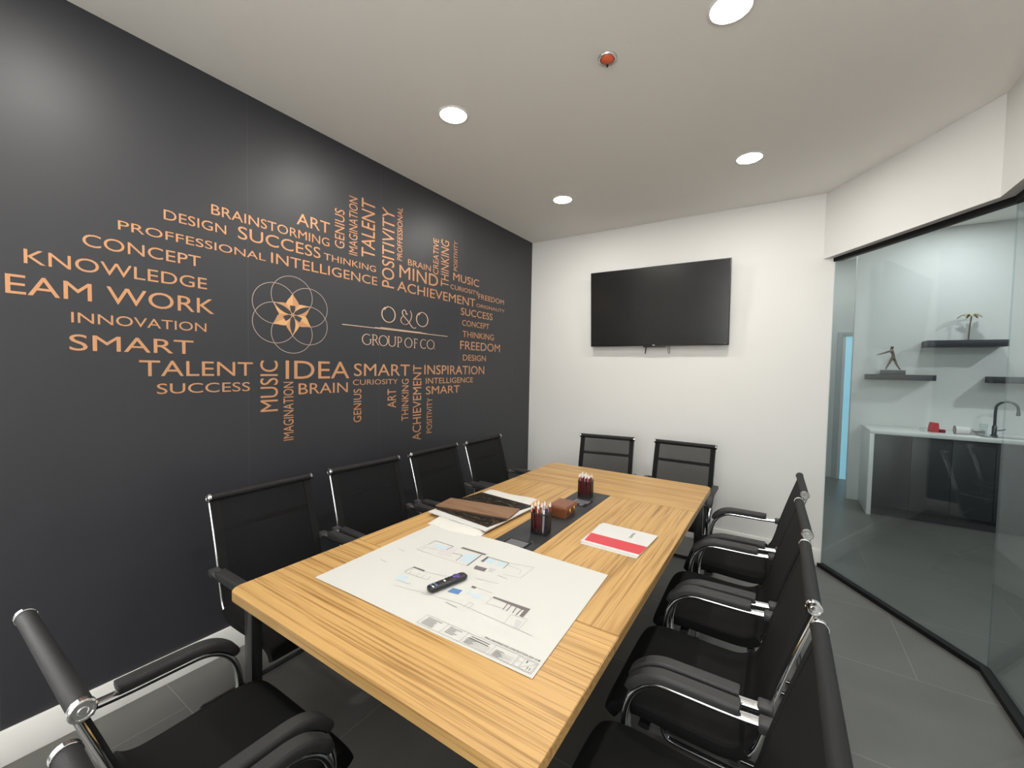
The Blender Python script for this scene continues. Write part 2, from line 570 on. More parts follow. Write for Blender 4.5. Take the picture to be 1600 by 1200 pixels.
# glazed partition
win = empty('window_1', (3.3, -0.98, 0))
struct(win, 'frameless teal-tinted glass partition in black tracks', 'glass partition')
def band(o0, o1, z0, z1, y_end=None, drop=True):
    A, B = off(o0), off(o1)
    if y_end is not None:
        A[2] = (A[2][0], y_end); B[2] = (B[2][0], y_end)
    return MB().prism([(x - 3.3, y + 0.98) for x, y in (A[0], B[0], B[1], B[2], A[2], A[1])], z0, z1)
band(0.052, 0.098, 2.372, 2.40, -2.55).build('top_track', MT['frame_black'], win, False)
band(0.034, 0.074, 0.0, 0.028, -1.47).build('bottom_track', MT['frame_black'], win, False)
g0, g1 = off(0.060), off(0.070)
def pane(name, pts, z0, z1, parent):
    return MB().prism([(x - 3.3, y + 0.98) for x, y in pts], z0, z1).build(name, MT['glass'], parent, False)
e0 = Vector((g1[1][0] - g0[1][0], g1[1][1] - g0[1][1]))
pane('glass_pane', [g0[0], g1[0], g1[1], g0[1]], 0.026, 2.374, win)
pane('glass_pane', [(g0[1][0], g0[1][1] - 0.004), (g1[1][0], g1[1][1] - 0.004), (g1[1][0], -1.47), (g0[1][0], -1.47)], 0.026, 2.374, win)
MB().bx(3.3095 - 3.3, 3.3205 - 3.3, -1.474 + 0.98, -1.470 + 0.98, 0.026, 2.374).build('glass_edge', MT['glass_edge'], win, False)

door = empty('door_1', (3.315, -1.50, 0))
struct(door, 'frameless glass door with black floor pivot', 'door')
MB().bx(-0.005, 0.005, -0.98, 0.0, 0.012, 2.365).build('door_glass', MT['glass'], door, False)
MB().bx(-0.022, 0.022, -0.17, 0.0, 0.008, 0.075, 0.004).build('pivot_fitting', MT['frame_black'], door)
MB().bx(-0.022, 0.022, -0.17, 0.0, 2.30, 2.37, 0.004).build('pivot_fitting', MT['frame_black'], door)

# rooms beyond the glass
struct(MB().bx(3.09, 7.1, 2.41, 2.53, 0, HO).build('wall_kitchen', MT['white_wall'], smooth=False), 'white kitchenette wall behind the floating shelves', 'wall')
struct(MB().bx(2.48, 2.60, 0.12, 3.6, 0, HO).build('wall_corridor_left', MT['white_wall'], smooth=False), 'white corridor wall beyond the television wall', 'wall')
struct(MB().bx(2.48, 7.1, 3.60, 3.72, 0, HO).build('wall_corridor_end', MT['white_wall'], smooth=False), 'white wall at the end of the corridor', 'wall')
struct(MB().bx(7.0, 7.12, -6.8, 3.72, 0, HO).build('wall_outer', MT['white_wall'], smooth=False), 'white wall on the far side of the kitchenette', 'wall')
d2 = empty('door_2', (3.095, 3.60, 0))
struct(d2, 'pale blue daylit glass door at the corridor end', 'door')
MB().bx(-0.06, 0.0, -0.05, 0.0, 0, 2.11, 0.003).bx(0.0, 0.9, -0.05, 0.0, 2.05, 2.11, 0.003).bx(0.9, 0.96, -0.05, 0.0, 0, 2.11, 0.003).build('door_frame', MT['door_paint'], d2)
MB().bx(0.0, 0.9, -0.03, 0.0, 0.0, 2.05).build('frosted_pane', MT['door_blue'], d2)
MB().bx(0.0, 0.035, -0.04, -0.03, 0.0, 2.05).build('door_stile', MT['trim'], d2)

w2 = empty('fill_window_2', (-3.0, -5.25, 0))  # unseen window, added to light the room from behind left
struct(w2, 'wide glowing window added unseen behind the camera to brighten the room', 'window')
MB().bx(0.002, 0.012, -1.15, 1.15, 0.95, 2.70).build('fill_glow_pane', MT['window_fill'], w2, False)
MB().bx(0, 0.05, -1.21, 1.21, 2.70, 2.76).bx(0, 0.05, -1.21, 1.21, 0.89, 0.95).bx(0, 0.05, -1.21, -1.15, 0.95, 2.70).bx(0, 0.05, 1.15, 1.21, 0.95, 2.70).bx(0, 0.05, -0.03, 0.03, 0.95, 2.70).build('fill_window_frame', MT['trim'], w2, False)

w3 = empty('fill_window_3', (2.40, YR, 0))  # second unseen window, added to light table and far wall evenly
struct(w3, 'tall glowing window added straight behind the camera as fill light', 'window')
MB().bx(-0.78, 0.78, 0.002, 0.012, 0.95, 2.70).build('fill_glow_pane', MT['window_fill'], w3, False)
MB().bx(-0.84, 0.84, 0, 0.05, 2.70, 2.76).bx(-0.84, 0.84, 0, 0.05, 0.89, 0.95).bx(-0.84, -0.78, 0, 0.05, 0.95, 2.70).bx(0.78, 0.84, 0, 0.05, 0.95, 2.70).build('fill_window_frame', MT['trim'], w3, False)

# ------------------------------------------------------------------ recessed lamps
def spot(parent, w, size, z, col=(1.0, 0.96, 0.895)):
    l = bpy.data.lights.new('bulb', 'AREA')
    l.shape = 'DISK'
    l.size = 0.12
    l.energy = w
    l.color = col
    o = bpy.data.objects.new('bulb', l)
    COL.objects.link(o)
    o.parent = parent
    o.location = (0, 0, z)

def lamp_model(x, y, z, label, group, w, size=150, col=(1.0, 0.96, 0.895)):
    r = empty('recessed_lamp', (x, y, z))
    tag(r, label, 'ceiling lamp', group)
    MB().lathe([(0.072, -0.001), (0.073, -0.004), (0.081, -0.004), (0.086, -0.001), (0.086, 0.004), (0.072, 0.004)], n=40).build('trim_ring', MT['lamp_trim'], r)
    MB().lathe([(0.0, -0.004), (0.066, -0.004), (0.0725, -0.001)], n=40).build('lens', MT['lens'], r)
    spot(r, w, size, -0.008, col)
    return r

GL = 'recessed lamps of the meeting room ceiling'
lamp_model(0.802, -2.251, H, 'lit round ceiling lamp nearest the charcoal wall, over the table middle', GL, LAMP_W)
lamp_model(0.813, -0.908, H, 'lit round ceiling lamp in the corner of charcoal and television walls', GL, LAMP_W)
lamp_model(2.149, -0.905, H, 'lit round ceiling lamp nearest the glass partition, towards the television wall', GL, LAMP_W)
lamp_model(2.162, -2.221, H, 'lit round ceiling lamp cut by the top edge, beside the orange sprinkler', GL, LAMP_W)
lamp_model(0.80, -3.58, H, 'lit round ceiling lamp over the near left end of the table', GL, LAMP_W)
lamp_model(2.16, -3.58, H, 'lit round ceiling lamp over the near right end of the table', GL, LAMP_W)
GK = 'recessed lamps of the kitchenette ceiling'
CO = (0.97, 0.985, 1.0)
lamp_model(3.86, 1.78, HO, 'lit round lamp on the kitchenette ceiling above the shelves', GK, OUT_W * 0.65, 150, CO)
lamp_model(5.55, 0.95, HO, 'lit round lamp on the kitchenette ceiling right of the sink', GK, OUT_W * 2.2, 160, CO)
lamp_model(4.9, -1.3, HO, 'lit round lamp added out of view outside the glass door as fill', GK, OUT_W * 2.0, 160, CO)  # added fill lamp, out of view, for the space past the glass
lamp_model(3.0, 2.9, HO, 'lit round lamp added on the corridor ceiling to brighten it before the blue door', GK, OUT_W * 0.22, 160, CO)  # added because the corridor strip came out too dark
lamp_model(4.9, -3.9, HO, 'lit round lamp added out of view outside the near wall as fill', GK, OUT_W * 1.0, 160, CO)  # another unseen lamp added to fill the outer space

sp = empty('sprinkler_head', (1.671, -2.215, H))
tag(sp, 'small ceiling sprinkler with orange cap in a steel ring', 'sprinkler')
MB().lathe([(0.030, 0.0), (0.032, -0.006), (0.040, -0.007), (0.043, -0.002), (0.043, 0.003), (0.030, 0.003)], n=36).build('ring', MT['ring'], sp)
MB().lathe([(0.0, -0.016), (0.018, -0.014), (0.028, -0.008), (0.030, 0.0)], n=36).build('cap', MT['orange'], sp)
MB().cyl((-0.012, 0.033, -0.004), (-0.012, 0.033, -0.014), 0.006, 0.004, 12).build('pin', MT['black_metal'], sp)

# ------------------------------------------------------------------ copper lettering on the charcoal wall
mural = empty('wall_lettering', (0.0, -2.1, 1.8))
tag(mural, 'copper word cloud and flower emblem printed across the charcoal wall', 'wall lettering')
MO = (0.0, -2.1, 1.8)

def text_mesh(body, bold=0.0):
    cu = bpy.data.curves.new('t', 'FONT')
    cu.body = body
    cu.size = 1.0
    cu.offset = bold
    cu.resolution_u = 4
    o = bpy.data.objects.new('t', cu)
    COL.objects.link(o)
    dg = bpy.context.evaluated_depsgraph_get()
    me = o.evaluated_get(dg).to_mesh()
    vs_ = [tuple(v.co) for v in me.vertices]
    fs = [tuple(p.vertices) for p in me.polygons]
    o.evaluated_get(dg).to_mesh_clear()
    bpy.data.objects.remove(o)
    bpy.data.curves.remove(cu)
    return vs_, fs

def bounds(v):
    xs = [q[0] for q in v]; ys = [q[1] for q in v]
    return min(xs), max(xs), min(ys), max(ys)

def flat_text(name, body, place, m, parent, bold=0.0, ref=None):
    """place maps unit box coordinates (s, t) of the text to 3-D"""
    v, f = text_mesh(body, bold)
    x0, x1, y0, y1 = bounds(v)
    if ref:
        rv, _ = text_mesh(ref, bold)
        a0, a1, _, _ = bounds(rv)
        x0 = x1 - (a1 - a0)
    me = bpy.data.meshes.new(name)
    me.from_pydata([place((q[0] - x0) / (x1 - x0), (q[1] - y0) / (y1 - y0)) for q in v], [], f)
    me.materials.append(m)
    o = bpy.data.objects.new(name, me)
    COL.objects.link(o)
    o.parent = parent
    return o

WORDS = [('TEAM WORK', 'h', -3.761, 1.749, -3.098, 1.821),
    ('KNOWLEDGE', 'h', -3.715, 1.866, -3.128, 1.92),
    ('CONCEPT', 'h', -3.559, 1.969, -3.153, 2.02),
    ('PROFFESSIONAL', 'h', -3.451, 2.065, -2.851, 2.104),
    ('DESIGN', 'h', -3.295, 2.155, -3.042, 2.2),
    ('BRAINSTORMING', 'h', -3.107, 2.237, -2.472, 2.287),
    ('SUCCESS', 'h', -2.988, 2.151, -2.531, 2.216),
    ('ART', 'h', -2.679, 2.316, -2.469, 2.383),
    ('INTELLIGENCE', 'h', -2.823, 2.063, -2.108, 2.121),
    ('THINKING', 'h', -2.509, 2.152, -2.12, 2.193),
    ('BRAIN', 'h', -1.827, 2.266, -1.587, 2.311),
    ('MIND', 'h', -1.91, 2.158, -1.502, 2.25),
    ('ACHIEVEMENT', 'h', -1.93, 2.059, -1.009, 2.132),
    ('MUSIC', 'h', -1.316, 2.248, -0.957, 2.314),
    ('CURIOSITY', 'h', -1.35, 2.171, -0.96, 2.209),
    ('FREEDOM', 'h', -0.964, 2.143, -0.543, 2.191),
    ('ORIGNALITY', 'h', -0.991, 2.066, -0.529, 2.096),
    ('SUCCESS', 'h', -1.208, 1.968, -0.734, 2.031),
    ('CONCEPT', 'h', -1.19, 1.876, -0.789, 1.927),
    ('THINKING', 'h', -1.182, 1.776, -0.707, 1.832),
    ('FREEDOM', 'h', -1.212, 1.666, -0.599, 1.742),
    ('DESIGN', 'h', -1.173, 1.569, -0.832, 1.622),
    ('INNOVATION', 'h', -3.595, 1.659, -3.132, 1.701),
    ('SMART', 'h', -3.602, 1.548, -3.186, 1.613),
    ('TALENT', 'h', -3.389, 1.444, -2.919, 1.515),
    ('SUCCESS', 'h', -3.328, 1.362, -2.934, 1.41),
    ('IDEA', 'h', -2.744, 1.424, -2.327, 1.53),
    ('BRAIN', 'h', -2.668, 1.333, -2.338, 1.397),
    ('SMART', 'h', -2.292, 1.437, -1.8, 1.522),
    ('CURIOSITY', 'h', -2.3, 1.378, -1.916, 1.414),
    ('INSPIRATION', 'h', -1.645, 1.446, -0.855, 1.522),
    ('INTELLIGENCE', 'h', -1.627, 1.372, -1.025, 1.419),
    ('SMART', 'h', -1.626, 1.286, -1.212, 1.351),
    ('GENIUS', 'v', -2.435, 2.247, -2.366, 2.49),
    ('IMAGINATION', 'v', -2.333, 2.228, -2.269, 2.6),
    ('TALENT', 'v', -2.238, 2.236, -2.13, 2.62),
    ('POSITIVITY', 'v', -2.068, 2.067, -1.958, 2.617),
    ('PROFFESSIONAL', 'v', -1.932, 2.281, -1.884, 2.664),
    ('CREATIVE', 'v', -1.56, 2.255, -1.498, 2.539),
    ('THINKING', 'v', -1.469, 2.174, -1.372, 2.555),
    ('POSITIVITY', 'v', -1.313, 2.332, -1.263, 2.581),
    ('MUSIC', 'v', -2.882, 1.245, -2.787, 1.526),
    ('IMAGINATION', 'v', -2.757, 1.07, -2.698, 1.407),
    ('GENIUS', 'v', -2.294, 1.129, -2.233, 1.351),
    ('ART', 'v', -2.011, 1.204, -1.932, 1.342),
    ('THINKING', 'v', -1.877, 1.099, -1.809, 1.414),
    ('ACHIEVEMENT', 'v', -1.765, 0.932, -1.676, 1.521),
    ('POSITIVITY', 'v', -1.613, 0.973, -1.553, 1.258)]
WORD_SPOT = {'h': 'reading across', 'v': 'reading upwards'}
for w, d, y0, z0, y1, z1 in WORDS:
    if d == 'h':
        pl = lambda s, t, y0=y0, z0=z0, y1=y1, z1=z1: (0.0015, y0 + s * (y1 - y0) - MO[1], z0 + t * (z1 - z0) - MO[2])
    else:
        pl = lambda s, t, y0=y0, z0=z0, y1=y1, z1=z1: (0.0015, y1 - t * (y1 - y0) - MO[1], z0 + s * (z1 - z0) - MO[2])
    o = flat_text('word', w, pl, MT['copper'], mural, 0.0, 'EAM WORK' if w == 'TEAM WORK' else None)
    o['label'] = 'copper word ' + w + ', ' + WORD_SPOT[d]

# emblem: six interlaced rings with a faceted star and dark petals
EY, EZ, ER = -2.703, 1.792, 0.2195
er, ed = 0.515 * ER, 0.485 * ER
def ew(a, b, x=0.0015):
    return (x, EY + a * 1.06 - MO[1], EZ + b - MO[2])
for k in range(6):
    th = PI / 2 + k * PI / 3
    cx, cy = ed * math.cos(th), ed * math.sin(th)
    mb = MB()
    n = 72
    for i in range(n):
        t0, t1 = 2 * PI * i / n, 2 * PI * (i + 1) / n
        q = []
        for t, r in ((t0, er - 0.0017), (t1, er - 0.0017), (t1, er + 0.0017), (t0, er + 0.0017)):
            q.append(ew(cx + r * math.cos(t), cy + r * math.sin(t), 0.0012))
        mb.face(q)
    mb.build('emblem_ring', MT['copper_thin'], mural, False)
star = MB()
RT, RN = 0.545 * ER, 0.33 * ER
for k in range(6):
    th = PI / 2 + k * PI / 3
    for sgn in (1, -1):
        star.use(MT['copper_lite'] if sgn == 1 else MT['copper'])
        nt_ = th + sgn * PI / 6
        mid = [(RN + (RT - RN) * q, (PI / 6) * (1 - q) ** 1.5) for q in (0.0, 0.2, 0.4, 0.6, 0.8, 1.0)]
        pts = [ew(0, 0, 0.0018)] + [ew(r * math.cos(th + sgn * a), r * math.sin(th + sgn * a), 0.0018) for r, a in mid]
        star.face(pts if sgn == -1 else list(reversed(pts)))
star.build('emblem_star', None, mural, False)
pet = MB()
for k in range(6):
    th = PI / 2 + k * PI / 3
    half = k in (0, 2, 4)
    L = RT * (0.44 if half else 0.93)
    full = RT * 0.97
    n = 14
    left, right = [], []
    for i in range(n + 1):
        s = i / n * L
        w_ = 0.068 * ER * math.sin(PI * min(1, (s + 0.004) / full)) ** 0.8
        left.append((s, w_)); right.append((s, -w_))
    poly = left + list(reversed(right))
    pet.face([ew(s * math.cos(th) - w_ * math.sin(th), s * math.sin(th) + w_ * math.cos(th), 0.0023) for s, w_ in poly])
pet.build('emblem_petals', MT['emblem_dark'], mural, False)
rib = MB()
for k in range(6):
    th = k * PI / 3
    rib.face([ew(s * math.cos(th) - w_ * math.sin(th), s * math.sin(th) + w_ * math.cos(th), 0.0027) for s, w_ in ((0.003, -0.003), (0.02, -0.0012), (0.02, 0.0012), (0.003, 0.003))])
rib.build('emblem_centre', MT['copper_lite'], mural, False)

# company lettering: thin serif strokes
def ribbon(mb, pts, w, x=0.0015):
    """flat stroke of given widths through (y, z) points"""
    n = len(pts)
    L, R = [], []
    for i in range(n):
        a = Vector(pts[max(i - 1, 0)]); b = Vector(pts[min(i + 1, n - 1)])
        t = (b - a).normalized()
        q = Vector((-t.y, t.x))
        ww = (w[i] if isinstance(w, (list, tuple)) else w) / 2
        p = Vector(pts[i])
        L.append(p + q * ww); R.append(p - q * ww)
    for i in range(n - 1):
        mb.face([(x, c.x - MO[1], c.y - MO[2]) for c in (R[i], R[i + 1], L[i + 1], L[i])])

def arc(cx, cz, rx, rz, a0, a1, n=28):
    return [(cx + rx * math.cos(math.radians(a0 + (a1 - a0) * i / n)), cz + rz * math.sin(math.radians(a0 + (a1 - a0) * i / n))) for i in range(n + 1)]

def sp2(pts, n=6):
    return [(v.x, v.y) for v in smooth_path([(a, b, 0) for a, b in pts], n)]

TH, TK = 0.0040, 0.0072
def swell(pts, lo=TH, hi=TK):
    """thicker on the upright parts of a stroke"""
    w = []
    for i in range(len(pts)):
        a = Vector(pts[max(i - 1, 0)]); b = Vector(pts[min(i + 1, len(pts) - 1)])
        t = (b - a).normalized()
        w.append(lo + (hi - lo) * abs(t.y) ** 1.5)
    return w

for cx, r in ((-2.006, 0.060), (-1.674, 0.061)):
    mb = MB()
    o1 = arc(cx, 1.876, r, 0.055, 118, 460, 48)
    o1 = o1 + [(cx - 0.03, 1.917), (cx - 0.037, 1.905)]
    ribbon(mb, o1, swell(o1, 0.005, 0.0095))
    mb.build('initial_letter', MT['copper_pale'], mural, False)
mb = MB()
amp = sp2([(-1.825, 1.902), (-1.838, 1.897), (-1.843, 1.915), (-1.858, 1.928), (-1.876, 1.915), (-1.874, 1.893), (-1.845, 1.866), (-1.814, 1.842), (-1.785, 1.812), (-1.762, 1.801), (-1.738, 1.807)], 6)
ribbon(mb, amp, swell(amp, 0.005, 0.009))
amp2 = sp2([(-1.872, 1.880), (-1.888, 1.863), (-1.891, 1.842), (-1.872, 1.824), (-1.842, 1.821), (-1.815, 1.835), (-1.793, 1.866), (-1.786, 1.900), (-1.800, 1.929)], 6)
ribbon(mb, amp2, swell(amp2, 0.003, 0.007))
mb.build('ampersand', MT['copper_pale'], mural, False)

mb = MB()
zb, zt = 1.651, 1.722
zc, hz = (zb + zt) / 2, (zt - zb) / 2
def O_(cx, rx):
    p = arc(cx, zc, rx, hz, 90, 450, 40); ribbon(mb, p, swell(p))
def stem(y, z0=zb, z1=zt, w=TK):
    ribbon(mb, [(y, z0), (y, z1)], w)
def bar(y0, y1, z, w=TH):
    ribbon(mb, [(y0, z), (y1, z)], w)
def serif(y, z, h=0.008):
    bar(y - h, y + h, z)
p = arc(-2.190, zc, 0.037, hz, 50, 320, 34); ribbon(mb, p, swell(p)); stem(-2.160, zb + 0.010, zc + 0.002); serif(-2.160, zc + 0.002)      # G
stem(-2.140); serif(-2.140, zb); p = [(-2.150, zt), (-2.125, zt)] + arc(-2.125, zt - 0.017, 0.018, 0.017, 90, -90, 14)[1:] + [(-2.140, zt - 0.034)]; ribbon(mb, p, swell(p)); ribbon(mb, [(-2.122, zt - 0.034), (-2.092, zb)], [TK, TH])   # R
O_(-2.051, 0.037)
p = [(-2.003, zt)] + [(-2.003, zb + 0.028)] + arc(-1.973, zb + 0.026, 0.030, 0.026, 180, 360, 18) + [(-1.943, zt)]; ribbon(mb, p, swell(p)); serif(-2.003, zt); serif(-1.943, zt)   # U
stem(-1.916); serif(-1.916, zb); p = [(-1.926, zt), (-1.903, zt)] + arc(-1.903, zt - 0.019, 0.019, 0.019, 90, -90, 14)[1:] + [(-1.916, zt - 0.038)]; ribbon(mb, p, swell(p))   # P
mb.build('company_word', MT['copper_pale'], mural, False)
mb = MB()
O_(-1.815, 0.036)
stem(-1.752); serif(-1.752, zb); bar(-1.762, -1.724, zt - 0.002); bar(-1.752, -1.728, zc + 0.003); ribbon(mb, [(-1.724, zt - 0.002), (-1.724, zt - 0.012)], TH)   # F
mb.build('company_word', MT['copper_pale'], mural, False)
mb = MB()
p = arc(-1.656, zc, 0.034, hz, 50, 310, 34); ribbon(mb, p, swell(p))       # C
O_(-1.578, 0.040)
ribbon(mb, [(-1.5355, zb + 0.003), (-1.5295, zb + 0.003)], 0.006)
mb.build('company_word', MT['copper_pale'], mural, False)
mb = MB()
ribbon(mb, [(-2.382, 1.7706), (-1.378, 1.766)], 0.0048)
for dz in (0.0, -0.006, 0.006):
    ribbon(mb, [(-2.126 + abs(dz) * 8, 1.7772 + dz * 0.8 - 0.003), (-1.6226 - abs(dz) * 9, 1.7738 + dz * 0.6 - 0.003)], 0.003, 0.0019)
mb.build('divider_lines', MT['copper_pale'], mural, False)

# ------------------------------------------------------------------ conference table
TX0, TX1, TY0, TY1, TZ = 0.840, 2.0126, -3.3968, -1.0225, 0.75
TH_T = 0.032
SA, SB = -2.885, -1.612            # cross seams between end and middle panels
IX0, IX1 = 1.3325, 1.5325          # inlay strip
tb = empty('conference_table', ((TX0 + TX1) / 2, (TY0 + TY1) / 2, 0))
tag(tb, 'long striped oak conference table with a black centre inlay and black legs', 'table')
TO = tb.location.copy()
def slab(name, poly, m, bev=0.0025):
    mb = MB().prism([(x - TO.x, y - TO.y) for x, y in poly], TZ - TH_T, TZ)
    bm = mb.bm
    ed = [e for e in bm.edges if abs(e.verts[0].co.z - TZ) < 1e-6 and abs(e.verts[1].co.z - TZ) < 1e-6]
    bmesh.ops.bevel(bm, geom=ed, offset=bev, segments=2, affect='EDGES')
    return mb.build(name, m, tb)
def corner(cx, cy, r, a0):
    return [(cx + r * math.cos(math.radians(a0 + 90 * i / 8)), cy + r * math.sin(math.radians(a0 + 90 * i / 8))) for i in range(9)]
R_ = 0.035
g = 0.0006
slab('end_panel', corner(TX0 + R_, TY0 + R_, R_, 180) + corner(TX1 - R_, TY0 + R_, R_, 270) + [(TX1, SA - g), (TX0, SA - g)], MT['wood_x'])
slab('end_panel', corner(TX1 - R_, TY1 - R_, R_, 0) + corner(TX0 + R_, TY1 - R_, R_, 90) + [(TX0, SB + g), (TX1, SB + g)], MT['wood_x'])
slab('middle_panel', [(TX0, SA + g), (IX0 - g, SA + g), (IX0 - g, SB - g), (TX0, SB - g)], MT['wood_y'], 0.001)
slab('middle_panel', [(IX1 + g, SA + g), (TX1, SA + g), (TX1, SB - g), (IX1 + g, SB - g)], MT['wood_y'], 0.001)
inlay = slab('inlay_strip', [(IX0 + g, SA + g), (IX1 - g, SA + g), (IX1 - g, SB - g), (IX0 + g, SB - g)], MT['leather'], 0.001)
inlay['label'] = 'black inlay strip down the table middle'
def outlet(y, flip):
    """flip-up cable cover: grey plate with a two-pronged notch in a black recess"""
    mb = MB()
    mb.use(MT['frame_black']).bx(1.382 - TO.x, 1.492 - TO.x, y - 0.060 - TO.y, y + 0.060 - TO.y, TZ, TZ + 0.0012)
    mb.use(MT['plate'])
    q = [(-0.046, -0.004), (-0.030, -0.004), (-0.030, -0.052), (-0.008, -0.052), (-0.008, -0.022), (0.012, -0.022), (0.012, -0.052), (0.034, -0.052), (0.034, -0.004), (0.046, -0.004), (0.046, 0.050), (-0.046, 0.050)]
    cx, cy = 1.437 - TO.x, y - TO.y
    poly = [(cx + a, cy + flip * b) for a, b in q]
    if flip < 0:
        poly = poly[::-1]
    mb.prism(poly, TZ + 0.0012, TZ + 0.003)
    return mb.build('cable_outlet', None, tb, False)
outlet(-2.545, 1)
outlet(-1.845, 1)
for sx in (TX0 + 0.036, TX1 - 0.086):
    for sy in (TY0 + 0.034, TY1 - 0.069):
        MB().bx(sx - TO.x, sx + 0.05 - TO.x, sy - TO.y, sy + 0.035 - TO.y, 0, TZ - TH_T, 0.003).build('leg', MT['black_metal'], tb)
for sx in (TX0 + 0.041, TX1 - 0.081):
    MB().bx(sx - TO.x, sx + 0.04 - TO.x, TY0 + 0.069 - TO.y, TY1 - 0.069 - TO.y, TZ - TH_T - 0.04, TZ - TH_T, 0.002).build('frame_rail', MT['black_metal'], tb)
for sy in (TY0 + 0.034, TY1 - 0.074, (TY0 + TY1) / 2):
    MB().bx(TX0 + 0.086 - TO.x, TX1 - 0.086 - TO.x, sy - TO.y, sy + 0.04 - TO.y, TZ - TH_T - 0.04, TZ - TH_T, 0.002).build('frame_rail', MT['black_metal'], tb)

# ------------------------------------------------------------------ chairs
RAIL = smooth_path([(0, 0.0, 0.930), (0, 0.045, 0.790), (0, 0.084, 0.655), (0, 0.104, 0.570), (0, 0.128, 0.505), (0, 0.175, 0.474), (0, 0.25, 0.470), (0, 0.38, 0.476), (0, 0.45, 0.474), (0, 0.492, 0.458), (0, 0.510, 0.430)], 6)
SPLIT = 25       # index on the rail where backrest hands over to seat
def shifted(path, x, dy=0.0, dz=0.0):
    return [Vector((x, p.y + dy, p.z + dz)) for p in path]

def sheet(mb, path, x0, x1, thick):
    """thin sheet spanning x0..x1 along a path in the y-z plane"""
    w = (x1 - x0) / 2
    mb.sweep([Vector(((x0 + x1) / 2, p.y, p.z)) for p in path], [(-w, -thick / 2), (w, -thick / 2), (w, thick / 2), (-w, thick / 2)], (1, 0, 0))

ARM = [(0.088, 0.640), (0.14, 0.636), (0.20, 0.634), (0.30, 0.634), (0.345, 0.632), (0.380, 0.620), (0.412, 0.594), (0.434, 0.555), (0.445, 0.505), (0.447, 0.44), (0.447, 0.25), (0.447, 0.09), (0.443, 0.045), (0.425, 0.020), (0.39, 0.013), (0.30, 0.012), (0.12, 0.012), (-0.02, 0.012)]

